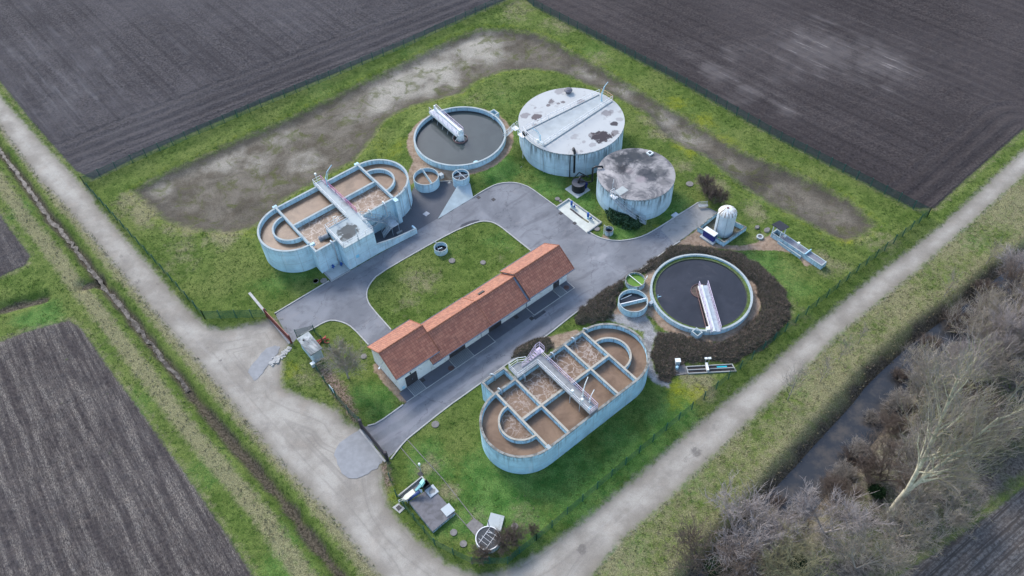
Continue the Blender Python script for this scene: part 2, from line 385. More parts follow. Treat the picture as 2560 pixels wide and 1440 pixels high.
def smooth_pts(P, n=3):
    """Chaikin"""
    for _ in range(n):
        q = [P[0]]
        for i in range(len(P)-1):
            A, B = np.array(P[i]), np.array(P[i+1]); q += [tuple(A*.75+B*.25), tuple(A*.25+B*.75)]
        q.append(P[-1]); P = q
    return P

asph_N = [(686.6, 784), (822.5, 702.5)]
isl = Q(g, (1465, 155), (1270, 0))+[(1252.5, 567.5), (1232.5, 556), (1212.5, 553), (1195, 555), (1170, 563.7), (1130, 581)]+Q(g, (500, 180), (210, 350), (150, 420), (118, 490), (125, 560), (160, 620), (320, 800))
k_pond = [(1094.5, 547.5), (1183, 493.7), (1195, 485), (1230, 465), (1252, 458), (1280, 456), (1302.5, 460), (1325, 469), (1355, 491), (1391, 517)]
k_hedge = [(1473.5, 580.6), (1485, 588), (1506, 597), (1541, 603), (1579, 599), (1610, 590), (1641, 573), (1693, 540), (1745, 506.7)]
k_se = [(1741, 572), (1700, 603.4), (1681, 615.6), (1657, 632), (1608, 669.6), (1558, 701.7), (1500, 739.6), (1441, 780), (1366.7, 839.8), (1300, 887), (1180, 974), (1115, 1020), (1017, 1098.8)]
k_tree = [(919.5, 1064.5), (943, 1059), (1008, 1012)]
k_plot = [(921, 862), (881.6, 819), (860, 806.4), (831, 800), (809.4, 806), (773, 828)]
ASPH = GP([(686.6, 784), (822.5, 702.5)])+[W(29.2, 79.3), W(35.2, 79.3), W(41.7, 79.0), W(42, 83.4), W(44.5, 84.2), W(46.2, 87)]+GP([(1040, 455), (1097.5, 453.7), (1130, 452.5)]+k_pond+[(1467, 581.7)]+k_hedge+[(1795, 531)]+k_se+[(1000.7, 1117), (967, 1149), (903, 1070)]+k_tree)+[W(23.0, 54.6), W(23.4, 56.5), W(53.0, 56.5), W(53.0, 62.4), W(45, 62.6)]+GP(isl)+[W(29.5, 62.6), W(25.2, 62.8)]+GP(k_plot+[(745, 843), (730, 859)])
YARD = [W(35.1, 79.6), W(41.7, 79.2), W(42.3, 79.5)]+GP([(1094.5, 546)])+GP([(1150, 475), (1130, 453), (1097.5, 454.2), (1042, 455.5)])+[W(46.1, 87), W(44.4, 84.3), W(41.9, 83.5), W(35.1, 83.4)]
trackL_l = [(-60, 240), (0, 320), (100, 455), (156.5, 509.6), (223.6, 589.5), (306.7, 688.5), (383, 781), (457, 864), (491, 902), (555, 982.5), (615, 1057.5), (712.5, 1170), (825, 1290), (900, 1383.7), (945, 1440), (1000, 1560)]
trackR_low = [(1380, 1600), (1480, 1440), (1553.6, 1351), (1651, 1269), (1734, 1189), (1819, 1107), (1900, 1027.5), (1991.7, 942), (2098.6, 835), (2205.5, 749.4), (2297, 673), (2419, 566), (2560, 439.5), (2700, 320)]
trackR_up = [(2700, 245), (2560, 373), (2356, 560), (2282, 618), (2159.7, 709.7), (2037.5, 813.6), (1900, 936), (1816, 1003), (1727.7, 1073), (1636, 1152.7), (1544, 1229), (1452.7, 1305.5), (1400, 1343), (1348.5, 1381), (1301, 1407), (1254, 1428), (1207, 1437.6), (1171.5, 1430.5), (1124, 1411.6), (1088.9, 1383), (1041.6, 1348), (1001.5, 1307.7), (973, 1265), (956.7, 1218), (950.8, 1159), (963, 1150)]
yard = [(899.6, 1071.7), (863.5, 1055), (845.5, 1026.6), (802, 1008.5), (755, 990.5), (708, 969), (704.7, 932.7), (708, 911), (704.7, 882), (727, 860), (686, 795), (607, 815), (560, 824), (517.6, 816), (463, 765), (399, 691.7), (319.5, 602), (236, 506), (233, 492), (167, 421), (96, 346), (0, 240), (-60, 165)]
TRACK = GP(trackL_l+trackR_low+trackR_up+yard)
SOILS = [(GP([(-400, -60), (0, 204), (83, 308), (154, 387.5), (187.5, 425), (232, 449), (333, 398), (450, 345), (625, 270), (800, 200), (1011, 110), (1262, 0), (1500, -120), (1000, -420), (-300, -420)]), (125, 33), (371, 287)),
         (GP([(1290, -20), (1334, 14), (1690, 198), (1950, 348), (2107, 428), (2282, 520), (2337, 521), (2420, 445), (2560, 323), (2800, 120), (2900, -300), (1500, -400), (1180, -90)]), (1757, 156), (1994, 272)),
         (GP([(-200, 560), (-60, 500), (0, 535), (19, 564), (50, 605), (76.7, 640.6), (64, 663), (0, 691.7), (-200, 770)]), (0, 560), (60, 640)),
         (GP([(-200, 930), (0, 854.6), (64, 829), (172.5, 800), (204.5, 822.7), (243, 877), (258, 900), (330, 997), (420, 1125), (487.5, 1218.7), (562.5, 1331), (634, 1440), (760, 1620), (-300, 1700)]), (0, 1372), (169, 1249)),
         (GP([(2760, 1090), (2560, 1218.6), (2440, 1310), (2338, 1380), (2244, 1440), (2100, 1560), (2900, 1700)]), (2350, 1440), (2560, 1250))]
HEAD = (GP([(187, 425), (1262, 0)]), GP([(2337, 521), (2560, 323)]))
BASIN = GP([(337.5, 475), (375, 450), (458, 412.5), (583, 354), (750, 283), (900, 208), (1011, 155), (1151.6, 88), (1204, 70), (1275, 72), (1345, 84), (1398, 109), (1468, 151), (1538, 190), (1620, 240), (1738, 307), (1862, 381), (1971, 424), (2049, 459), (2127, 502), (2185, 560), (2153, 584), (2114, 600), (2071, 578), (2010, 544.5), (1932, 505.6), (1854.5, 459), (1808, 420), (1757, 381), (1699, 358), (1650, 323), (1620, 280), (1521, 228), (1450, 197), (1398, 176), (1327, 167), (1257, 172), (1187, 200), (1151.6, 228.5), (1099, 242.6), (1028.6, 260), (983, 281), (958, 299), (925, 345), (880, 400), (800, 440), (700, 500), (660, 545), (623, 567), (559, 576.7), (479, 568.7), (415, 548), (390, 525), (362.5, 500)])
def circ_poly(u, v, r, n=48): return [W(u+r*math.cos(2*PI*i/n), v+r*math.sin(2*PI*i/n)) for i in range(n)]
SAND = [circ_poly(60.04, 91.64, 9.25), GP(Q(a2, (180, 800), (250, 700), (500, 760), (800, 800), (790, 860), (600, 900), (470, 895), (230, 900), (185, 935), (160, 850))),
        circ_poly(65.65, 41.6, 8.55), GP(Q(d, (630, 465), (840, 315), (980, 440), (1080, 455), (1200, 462), (1330, 440), (1400, 400), (1470, 355), (1540, 400), (1700, 500), (1830, 620), (1760, 640), (1680, 540), (1560, 505), (1330, 500), (1200, 505), (1060, 490), (900, 470), (740, 450))),
        GP(Q(d, (400, 690), (470, 620), (430, 1000), (380, 1100), (110, 1080), (120, 1000), (390, 850))), GP(Q(m, (920, 640), (950, 625), (1165, 890), (1135, 915), (1020, 800), (930, 690))),
        GP(Q(b, (635, 215), (900, 150), (950, 170), (700, 330))), GP(Q(k, (700, 1190), (760, 1190), (790, 1245), (710, 1240)))]
GRAV = [GP(Q(d, (110, 1040), (400, 1060), (480, 1200), (760, 1230), (480, 1240), (450, 1320), (440, 1440), (480, 1560), (590, 1600), (600, 1680), (480, 1640), (380, 1560), (370, 1200), (60, 1090))), GP(Q(j2, (0, 1200), (560, 960), (930, 1400), (800, 1500), (0, 1600)))]
BANK = GP(trackR_low[1:]+[(2800, 450), (2900, 560), (2600, 700), (2450, 810), (2297, 926), (2165, 1060), (2055, 1190), (1950, 1310), (1860, 1420), (1700, 1600)])
FLOOR_ = GP([(1990, 1300), (2060, 1225), (2130, 1150), (2190, 1090), (2240, 1010), (2330, 915), (2420, 850), (2600, 730), (2800, 600), (2900, 1000), (2560, 1190), (2330, 1370), (2230, 1440), (2100, 1560), (1700, 1600), (1750, 1430), (1850, 1380)])
LITTER = [GP([(780, 900), (830, 925), (860, 960), (880, 1000), (900, 1060), (880, 1055), (850, 1010), (815, 960)]), GP(Q(l, (190, 210), (290, 230), (330, 480), (280, 560), (215, 330)))]
DITCH = smooth_pts(GP([(-60, 300), (0, 378), (83, 487.5), (120, 545), (153, 576.7), (198, 634), (246, 701), (300, 762), (348, 822.7), (393, 883), (442.5, 938), (480, 990), (543.7, 1068.7), (585, 1113.7), (656, 1192.5), (712.5, 1256), (768.7, 1338.7), (847.5, 1436), (930, 1560)], -.85), 1)
SIDE = GP([(-120, 800), (0, 770), (108, 743)]); STUB = GP([(207, 712), (240, 703)])
RIVER = smooth_pts(GP([(2900, 520), (2600, 668), (2496, 745), (2450, 790), (2389, 833), (2343, 866), (2297, 906), (2221, 976), (2165, 1048), (2110, 1110), (2055, 1170), (2010, 1220), (1950, 1290), (1880, 1370), (1780, 1480), (1700, 1600)], -1.7), 2)

# ---------------------------------------------------------------- the ground sheet
xs = np.concatenate([[-3000, -900, -400, -240, -190], np.arange(-160, 150.01, .36), [180, 240, 400, 900, 3000]])
ys = np.concatenate([[-2500, -600, -150, -30], np.arange(12, 200.01, .36), [215, 250, 330, 500, 1200, 4000]])
X, Y = np.meshgrid(xs, ys); sh = X.shape; X = X.ravel(); Y = Y.ravel()
inner = (X > -161) & (X < 151) & (Y > 11) & (Y < 201)
A_ = {}
A_['asph'] = np.maximum(sdf(ASPH, X, Y), sdf(YARD, X, Y))
A_['track'] = sdf(TRACK, X, Y); A_['basin'] = sdf(BASIN, X, Y)
A_['sand'] = np.max([sdf(p, X, Y, 3.) for p in SAND], 0); A_['grav'] = np.max([sdf(p, X, Y, 3.) for p in GRAV], 0); A_['floor'] = sdf(FLOOR_, X, Y); A_['litter'] = np.max([sdf(p, X, Y, 3.) for p in LITTER], 0)
soil = np.full(X.shape, -12.); row = np.zeros(X.shape); alg = np.zeros(X.shape); fid = np.zeros(X.shape)
for i, (pl, p0, p1) in enumerate(SOILS):
    s_ = sdf(pl, X, Y); dv = G(p1)[:2]-G(p0)[:2]; dv /= np.linalg.norm(dv); rc = -X*dv[1]+Y*dv[0]; al = X*dv[0]+Y*dv[1]
    if i < 2:
        hd = pdist(HEAD[i], X, Y); hv = np.array(HEAD[i][1])-np.array(HEAD[i][0]); hv /= np.linalg.norm(hv); hw_ = hd < (9.5 if i == 0 else 8.); rc = np.where(hw_, hd, rc); al = np.where(hw_, X*hv[0]+Y*hv[1], al)
    if i == 3:
        dv2 = np.array(G((634, 1440))[:2]-G((258, 900))[:2]); dv2 /= np.linalg.norm(dv2); e2 = pdist(GP([(172, 800), (258, 900), (420, 1125), (634, 1440)]), X, Y)
        rc = np.where(e2 < 22, -X*dv2[1]+Y*dv2[0], rc); al = np.where(e2 < 22, X*dv2[0]+Y*dv2[1], al)
    w_ = s_ > soil; row = np.where(w_, rc, row); alg = np.where(w_, al, alg); fid = np.where(w_, i, fid); soil = np.maximum(soil, s_)
A_['soil'] = soil; A_['row'] = row; A_['alg'] = alg; A_['fid'] = (fid == 3).astype(float)+.5*(fid == 2); A_['dk'] = (fid == 1).astype(float); A_['br'] = (fid == 4).astype(float)
dD = pdist(DITCH, X, Y); dR = pdist(RIVER, X, Y); dS = np.minimum(pdist(SIDE, X, Y), pdist(STUB, X, Y))
wob = vnoise(X, Y, 1.6, 3)*.8
mud = np.maximum(sstep(.85-dD+wob*.7, 0, .4), sstep(.9-dS+wob, 0, .5))
A_['mud'] = np.maximum(mud, sstep(4.0-dR+wob*1.6, 0, 1.2))
def blob(lst, s0=.1, s1=1.3):
    o_ = np.zeros(X.shape)
    for (px, py, r_, st) in lst:
        q = G((px, py)); o_ = np.maximum(o_, st*(1-sstep(np.hypot(X-q[0], Y-q[1])+vnoise(X, Y, 2.2, int(px))*r_*.7, r_*s0, r_*s1)))
    return o_
dry = blob([(370, 520, 5, .9), (330, 500, 4, .7), (560, 590, 3.5, .8), (470, 560, 5, .7), (450, 640, 5, .5), (1300, 30, 6, .6), (1400, 60, 5, .6), (1500, 150, 4, .5), (1250, 640, 3, .3), (1050, 700, 4, .6), (1010, 760, 3, .5), (1700, 420, 3, .7), (1790, 460, 4, .7), (1880, 530, 3.5, .7), (1900, 600, 3, .5), (1650, 330, 3, .8), (1620, 300, 3, .7), (2060, 660, 4, .7), (1960, 780, 4, .5), (1760, 960, 3.5, .9), (1720, 950, 2, .8), (1070, 1170, 2.5, .7), (1120, 1230, 2, .7), (1190, 1290, 2.5, .5), (1300, 1290, 3, .5), (760, 940, 3, .5), (2090, 510, 4, .5), (1900, 440, 3, .5), (2200, 600, 5, .5), (1180, 250, 4, .4), (1250, 220, 3, .3), (1120, 640, 3, .3), (650, 560, 3, .4)])
dE = np.minimum(np.abs(dD-3.2), np.abs(dR-7.)); rvs = (dR < 16)
dry = np.maximum(dry, .85*(1-sstep(np.abs(dD-3.0), .3, 2.2))); dry = np.maximum(dry, np.where(dR < 9, .75*(1-sstep(dR, 4., 9.5)), 0)); dry = np.maximum(dry, np.where(sdf(BANK, X, Y, 3.) > 0, .58+vnoise(X, Y, 5., 60)*.5, 0))
tk = A_['track']; dry = np.maximum(dry, np.where(tk < 0, .3*(1-sstep(-tk, 0, 1.5)), 0)); dry = np.maximum(dry, np.where(soil < 0, .5*(1-sstep(-soil, 0, 2.)), 0))
bs = A_['basin']; dry = np.maximum(dry, np.where(bs < 0, .5*(1-sstep(-bs, 0, 1.2)), 0))
A_['dry'] = dry
A_['yel'] = np.maximum(blob([(1700, 255, 3, .7), (1760, 300, 3, .8), (1800, 350, 3, .8), (1700, 360, 2.5, .8), (1730, 380, 2.5, .8), (2085, 560, 2.5, .9), (2110, 590, 2, .9), (1700, 975, 2.6, 1.), (1740, 985, 2, .9), (1680, 1000, 2, .7), (700, 900, 2.5, .6), (720, 930, 2.5, .6), (980, 1230, 2, .5), (1640, 565, 1., .7), (1560, 450, 3, .4), (980, 380, 5, .5), (620, 575, 3, .5), (800, 370, 4, .4), (560, 430, 3, .4), (1130, 465, .8, 1.), (1020, 45, 4, .3)]), np.where((bs < 0), .35*(1-sstep(np.abs(-bs-1.), .2, 1.5)), 0))
A_['wet'] = blob([(1900, 430, 4.5, 1.), (1880, 460, 3, .8), (430, 490, 5, .6), (620, 520, 6, .55), (520, 540, 6, .5), (770, 380, 5, .5), (900, 380, 6, .6), (1300, 110, 5, .5), (1420, 150, 5, .6), (1000, 270, 4, .5), (700, 450, 5, .4), (1960, 470, 4, .5)])
A_['lite'] = blob([(1080, 170, 10, 1.), (1200, 110, 8, 1.), (950, 240, 6, .9), (1000, 200, 8, 1.), (880, 270, 6, .5), (1570, 220, 4, .8), (1660, 290, 5, .75), (1720, 340, 5, .8), (1780, 400, 5, .5), (1450, 175, 5, .6), (560, 400, 5, .7), (400, 460, 4, .7), (480, 420, 3.5, .5), (700, 330, 6, .55), (640, 400, 4, .6), (760, 390, 4, .6), (1850, 60, 1, 0)])
A_['pale'] = blob([(2060, 120, 12, .9), (2180, 160, 10, .9), (1960, 170, 8, .6), (1900, 130, 7, .5), (2250, 260, 8, .35), (1800, 200, 6, .5), (1700, 130, 8, .45), (150, 230, 16, .5), (60, 130, 12, .4), (300, 330, 10, .35), (250, 130, 10, .3), (500, 240, 9, .3), (2450, 1350, 14, .75), (2330, 1420, 8, .6), (1800, 190, 4, .95), (1870, 230, 4, .95), (1770, 175, 3, 1.), (1960, 270, 4, .8), (1830, 130, 4, .8), (1930, 60, 6, .45), (700, 60, 12, .3), (900, 60, 8, .3)], -.3, 1.6)  # lighter soil; upper-right blobs put the field's soft sheen into its colour
A_['spots'] = blob([(915, 1220, 1., 0), (700, 690, 1, .6), (305, 640, .8, .8), (330, 635, .7, .6), (345, 705, 1., .8), (395, 708, .6, .8), (552, 900, .4, 1.), (520, 870, .9, .5), (1740, 1130, 1.1, .9), (1715, 1145, .9, .6), (1610, 1195, 1.3, .6), (1650, 1180, 1., .5), (1455, 1370, .9, .9), (1362, 1425, .5, .5), (2225, 717, .8, .6), (1790, 1060, 1.6, .5), (1850, 1020, 1.6, .4), (1570, 1345, .6, .6), (620, 985, 1.2, .4), (560, 760, 1., .3), (200, 490, 1., .3), (965, 1380, 1., .5), (1030, 1430, .8, .5)])
Z_ = np.zeros(X.shape)
c1x, c1y = W(60.04, 91.64); rc1 = np.hypot(X-c1x, Y-c1y)
Z_ += .95*(1-sstep(rc1, 9.6, 13.2))*sstep(-A_['asph'], .05, 1.2)
Z_ -= .75*sstep(bs, -1.8, 2.2)*(1-sstep(12.8-rc1, 0, 2.))
Z_ -= 1.2*(1-sstep(dD, .2, 1.35)); Z_ -= .8*(1-sstep(dS, .2, 1.8)); Z_ -= 2.6*(1-sstep(dR, .9, 4.9))
A_['lush'] = np.minimum(1, blob([(1250, 1250, 9, 1.), (1450, 1220, 8, 1.), (1580, 1130, 7, 1.), (1680, 1050, 6, .9), (1080, 1160, 4, .8), (960, 1010, 4, .8), (920, 980, 3, .8), (1900, 660, 6, .8), (1980, 720, 5, .6), (720, 690, 6, .7), (1250, 430, 5, 1.), (1350, 470, 5, 1.), (1450, 510, 5, 1.), (1560, 585, 4, 1.), (1680, 520, 4, .8), (1300, 350, 5, .6), (1240, 240, 6, .4), (1130, 600, 4, .4), (1250, 600, 4, .5), (1640, 1230, 5, .4), (560, 860, 3, .3), (300, 640, 3, .8), (100, 800, 5, .9), (60, 520, 4, .6), (350, 1000, 4, .6), (520, 1180, 4, .6), (700, 1400, 5, .6), (1800, 330, 3, .3), (1900, 500, 4, .4), (1500, 130, 5, .4), (1020, 130, 5, .4), (800, 220, 5, .4), (1700, 880, 2, .0), (1720, 1190, 4, .6), (1560, 1390, 5, .6), (2000, 960, 3, .6), (2120, 850, 3, .6), (2430, 600, 4, .7)]))
grassy = (A_['asph'] < -.3) & (tk < -.2) & (soil < -.3)
Z_ += np.where(grassy, vnoise(X, Y, 3.1, 11)*.10+vnoise(X, Y, .9, 12)*.06, 0)
Z_ += np.where(tk > 0, -.04+vnoise(X, Y, 2., 13)*.05, 0)
Z_ += np.where(soil > 0, np.minimum(soil, 1)*(.06*np.sin(row*2*PI/2.4)+vnoise(X, Y, .8, 14)*.14), 0)
Z_ -= .12*sstep(A_['asph'], .15, .6)
BUILT = [[W(*p) for p in q] for q in ([(61.95, 68.75), (64.7, 68.85), (64.95, 61.6), (61.9, 61.45)], [(74.95, 50.45), (75.45, 45.8), (80.35, 45.75), (79.35, 50.75)], [(14.9, 42.5), (18.3, 42.4), (18.5, 37.7), (14.9, 37.5)], [UV(q2) for q2 in Q(d, (520, 320), (620, 215), (845, 90), (985, 180), (840, 300), (640, 450))], [UV(hh(*p)) for p in ((690, 600), (1965, 590), (2060, 750), (740, 845))], [UV(j1(*p)) for p in ((150, 960), (900, 380), (1100, 700), (480, 1150))])]
A_['built'] = np.max([sdf(p, X, Y, 3.) for p in BUILT], 0); Z_ -= .2*sstep(A_['built'], .05, .4)
Z_ = np.where(inner, Z_, np.where(soil > 0, 0, Z_))
nx, ny = len(xs), len(ys)
me = bpy.data.meshes.new('ground'); V = np.stack([X, Y, Z_], 1)
ii = np.arange(nx*ny).reshape(ny, nx); F = np.stack([ii[:-1, :-1], ii[:-1, 1:], ii[1:, 1:], ii[1:, :-1]], -1).reshape(-1, 4)
me.vertices.add(len(V)); me.vertices.foreach_set('co', V.ravel()); me.loops.add(F.size); me.loops.foreach_set('vertex_index', F.ravel())
me.polygons.add(len(F)); me.polygons.foreach_set('loop_start', np.arange(0, F.size, 4)); me.polygons.foreach_set('loop_total', np.full(len(F), 4))
me.polygons.foreach_set('use_smooth', np.ones(len(F), bool))
for n_, v_ in A_.items():
    q = me.attributes.new(n_, 'FLOAT', 'POINT'); q.data.foreach_set('value', v_.astype(np.float32))
me.update(); me.validate()
ground = bpy.data.objects.new('ground', me); COL.objects.link(ground); ground['kind'] = 'structure'
def gz(x, y):   # height of the ground sheet
    i = int(np.clip(np.searchsorted(xs, x)-1, 0, nx-2)); j = int(np.clip(np.searchsorted(ys, y)-1, 0, ny-2))
    return float(Z_[j*nx+i])

t = NT('ground_cover', .95, .1); P = t.pos(); nz = t.noise
n_big = nz(P, .10, 3, .55); n_mid = nz(P, .55, 4, .6); n_m2 = nz(t.vadd(P, (50, 9, 0)), 1.7, 4, .65); n_f = nz(P, 7., 4, .75); n_ff = nz(P, 22., 3, .75)
cl = t.mix(t.ss(n_mid, .32, .68), (.066, .108, .020), (.125, .172, .040))
cl = t.mix(t.ss(n_big, .4, .65, 0, .45), cl, (.185, .205, .065))
cl = t.mix(t.ss(n_m2, .50, .66, 0, .8), cl, (.032, .068, .010))
def zone(name, w=.25, amp=.9, sc_=1.3, off=0.):
    n1 = nz(t.vadd(P, (sum(map(ord, name)) % 17, len(name)*3., 0)), sc_, 5, .7)
    return t.ss(t.ma('ADD', t.att(name), t.ma('MULTIPLY', t.ma('SUBTRACT', n1, .5), amp)), -w+off, w+off)
cl = t.mix(t.ss(t.ma('ADD', t.att('lush'), t.ma('MULTIPLY', t.ma('SUBTRACT', n_m2, .5), .9)), .1, 1.1, 0, .72), cl, t.mix(t.ss(n_mid, .35, .65), (.045, .14, .028), (.11, .225, .055)))
dryf = t.ss(t.ma('ADD', t.att('dry'), t.ma('MULTIPLY', t.ma('SUBTRACT', nz(t.vadd(P, (3, 3, 0)), .9, 5, .72), .5), 1.5)), .22, .85)
cl = t.mix(t.ma('MULTIPLY', dryf, .85), cl, t.mix(n_f, (.155, .145, .07), (.31, .28, .165)))
yf = t.ss(t.ma('ADD', t.att('yel'), t.ma('MULTIPLY', t.ma('SUBTRACT', nz(t.vadd(P, (13, 3, 0)), 1.1, 6, .75), .5), 2.0)), .2, 1.15)
cl = t.mix(t.ma('MULTIPLY', yf, .8), cl, (.215, .235, .018))
cl = t.mix(1., cl, t.mix(t.ss(n_f, .3, .7), (.55, .55, .55), (1.45, 1.42, 1.4)), 'MULTIPLY')
cl = t.mix(1., cl, t.mix(t.ss(n_ff, .3, .7), (.7, .7, .7), (1.3, 1.3, 1.3)), 'MULTIPLY')
# bare basin floor
bn = nz(P, .22, 6, .68, .8)
bc = t.mix(t.ss(bn, .30, .70), (.10, .083, .060), (.185, .16, .125))
bc = t.mix(t.ss(t.ma('ADD', t.att('lite'), t.ma('MULTIPLY', t.ma('SUBTRACT', nz(P, .45, 6, .7), .5), 1.1)), .15, 1.15), bc, (.36, .325, .265))
bc = t.mix(t.ss(t.ma('ADD', t.att('wet'), t.ma('MULTIPLY', t.ma('SUBTRACT', nz(t.vadd(P, (5, 8, 0)), .5, 6, .7), .5), 1.)), .25, 1.1, 0, .8), bc, (.045, .039, .030))
bc = t.mix(t.ss(nz(t.vadd(P, (77, 8, 0)), .33, 6, .7, .6), .50, .66, 0, .7), bc, (.085, .095, .025))
bc = t.mix(t.ma('MULTIPLY', t.ss(t.ma('ADD', t.att('basin'), t.ma('MULTIPLY', t.ma('SUBTRACT', nz(P, .7, 4, .6), .5), 3.)), 0., 3.2, .75, 0), .9), bc, (.06, .053, .042))
bc = t.mix(1., bc, t.mix(t.ss(n_f, .3, .7), (.68, .68, .68), (1.35, 1.35, 1.35)), 'MULTIPLY')
cl = t.mix(zone('basin', 1.0, 3.4, .7), cl, bc)
sc1 = t.mix(t.ss(nz(P, 1.5, 5, .65), .35, .65), (.25, .175, .12), (.37, .275, .20))
sc1 = t.mix(t.ss(nz(P, 9., 3, .7), .55, .75, 0, .4), sc1, (.17, .14, .11))
cl = t.mix(zone('sand', .16, 1.0, 1.5), cl, sc1)
gr1 = t.mix(t.ss(nz(P, .8, 5, .65), .35, .65), (.22, .21, .20), (.36, .35, .34))
gr1 = t.mix(1., gr1, t.mix(t.ss(nz(P, 11., 3, .8), .3, .7), (.65, .65, .65), (1.35, 1.35, 1.35)), 'MULTIPLY')
cl = t.mix(zone('grav', .3, 1.5, 1.2), cl, gr1)
lt = t.mix(t.ss(t.voro(P, 7., 'F1', 1., 'Color'), .2, .8), (.10, .07, .05), (.30, .215, .17))
cl = t.mix(t.ma('MULTIPLY', zone('litter', .6, 2.6, 1.5), t.ss(n_f, .36, .5, .35, 1)), cl, lt)
fl_ = t.mix(t.ss(nz(P, 2.5, 6, .8), .35, .65), (.05, .043, .035), (.20, .175, .15))
cl = t.mix(t.ma('MULTIPLY', zone('floor', .8, 3., .8), t.ss(nz(t.vadd(P, (1, 2, 3)), .4, 4, .7), .3, .6, .55, 1.)), cl, fl_)
# gravel track
tc = t.mix(t.ss(nz(P, .22, 5, .6), .35, .66), (.27, .24, .20), (.40, .365, .31))
tc = t.mix(t.ss(nz(t.vadd(P, (9, 9, 9)), .9, 5, .7), .5, .72, 0, .4), tc, (.24, .215, .19))
tc = t.mix(t.ss(nz(t.vadd(P, (2, 9, 9)), .35, 4, .6), .55, .7, 0, .3), tc, (.37, .31, .25))
tc = t.mix(t.ss(t.ma('ADD', t.att('spots'), t.ma('MULTIPLY', t.ma('SUBTRACT', nz(P, 2.2, 5, .7), .5), 1.4)), .45, .95, 0, .75), tc, (.14, .125, .11))
tc = t.mix(1., tc, t.mix(t.ss(nz(P, 12., 3, .8), .3, .7), (.86, .86, .86), (1.12, 1.12, 1.12)), 'MULTIPLY')
tc = t.mix(t.ss(t.voro(P, 2.3), .03, .06, .6, 0), tc, (.13, .12, .11))
rut = nz(t.comb(t.ma('MULTIPLY', t.att('track'), 1.5), 2., t.ma('MULTIPLY', nz(P, .12, 2, .5), 1.5)), 1., 3, .6)
tc = t.mix(t.ss(rut, .5, .68, 0, .5), tc, (.20, .18, .155))
tc = t.mix(t.ss(rut, .28, .42, .3, 0), tc, (.44, .42, .38))
tc = t.mix(t.ss(t.att('track'), .2, 1.6, .55, 0), tc, (.20, .175, .135))
cl = t.mix(zone('track', .6, 2.0, 1.1), cl, tc)
# ploughed soil
r0 = t.att('row'); rw = t.comb(t.ma('MULTIPLY', t.ma('ADD', r0, t.ma('MULTIPLY', nz(P, .05, 2, .5), .8)), 1.), 0., 0.)
stripes = nz(t.comb(t.ma('MULTIPLY', r0, .8), 3., 0.), 1., 3, .7)
fine = nz(t.comb(t.ma('MULTIPLY', r0, 3.2), 8., t.ma('MULTIPLY', nz(P, .3, 2, .5), 2.)), 1., 2, .6)
clod = nz(P, 2.3, 5, .75); 
so = t.mix(t.ss(clod, .3, .7), (.030, .0265, .028), (.110, .099, .099))
wide = nz(t.comb(t.ma('MULTIPLY', t.ma('ADD', r0, t.ma('MULTIPLY', nz(P, .04, 2, .5), 1.5)), .22), 7., t.ma('MULTIPLY', n_big, .6)), 1., 4, .65)
so = t.mix(t.ss(wide, .35, .65, .0, .55), so, (.038, .034, .037))
so = t.mix(t.ss(wide, .58, .70, 0, .35), so, (.15, .14, .14))
so = t.mix(t.ss(stripes, .46, .66, 0, .6), so, (.03, .027, .029))
so = t.mix(t.ss(nz(t.vadd(P, (7, 7, 7)), .035, 4, .6), .4, .62, 0, .3), so, (.12, .11, .112))
so = t.mix(t.ma('MULTIPLY', t.ss(fine, .5, .75, 0, .4), t.ss(clod, .4, .6)), so, (.13, .12, .115))
sv_ = t.comb(t.ma('MULTIPLY', r0, .9), t.ma('MULTIPLY', t.att('alg'), .06), 0.)
sl2 = t.comb(t.ma('MULTIPLY', r0, 2.2), t.ma('MULTIPLY', t.att('alg'), .5), 4.)
pl_ = t.ma('ADD', t.att('pale'), t.ma('MULTIPLY', t.ma('SUBTRACT', nz(sv_, 1., 4, .65), .5), 1.5))
so = t.mix(t.ss(pl_, .15, 1.05, 0, .6), so, (.19, .18, .178))
so = t.mix(t.ma('MULTIPLY', t.ma('MULTIPLY', t.ss(nz(sv_, 1., 4, .7), .56, .66), t.ss(nz(sl2, 1., 3, .7), .42, .6)), t.ss(t.att('pale'), .25, .8, 0, .75)), so, (.36, .34, .335))
st_ = t.ma('MULTIPLY', t.ss(nz(t.vadd(t.sc(sv_, 1.1), t.sc(P, .17)), 1., 6, .78), .40, .66), t.ss(nz(t.vadd(t.sc(sl2, 1.0), t.sc(P, 2.2)), 2.0, 5, .85), .42, .60))
so = t.mix(t.ma('MULTIPLY', t.att('fid'), .6), so, t.mix(t.ss(clod, .3, .7), (.032, .025, .023), (.085, .068, .060)))
so = t.mix(t.ma('MULTIPLY', t.att('fid'), t.ma('MULTIPLY', st_, .85)), so, (.32, .28, .235))
so = t.mix(t.ma('MULTIPLY', t.att('fid'), t.ss(nz(t.vadd(P, (14, 4, 4)), .3, 6, .8), .66, .72, 0, .6)), so, (.08, .12, .02))
so = t.mix(t.att('dk'), so, t.mix(1., so, (.82, .76, .72), 'MULTIPLY'))
so = t.mix(t.ma('MULTIPLY', t.att('br'), .75), so, t.mix(t.ma('MULTIPLY', t.ss(fine, .4, .6), t.ss(clod, .35, .6)), (.07, .06, .052), (.22, .20, .18)))
cl = t.mix(zone('soil', .3, 1.0, 1.6), cl, so)
mu = t.mix(t.ss(nz(P, 3.5, 5, .75), .35, .65), (.035, .028, .022), (.16, .13, .10))
cl = t.mix(t.ma('MULTIPLY', t.att('mud'), .93), cl, mu)
h = t.ma('ADD', t.ma('MULTIPLY', clod, .5), t.ma('ADD', t.ma('MULTIPLY', n_f, .35), t.ma('MULTIPLY', n_ff, .15)))
rough_ = t.ma('MAXIMUM', t.ss(t.att('soil'), 0, .5, 0, 1), .0)
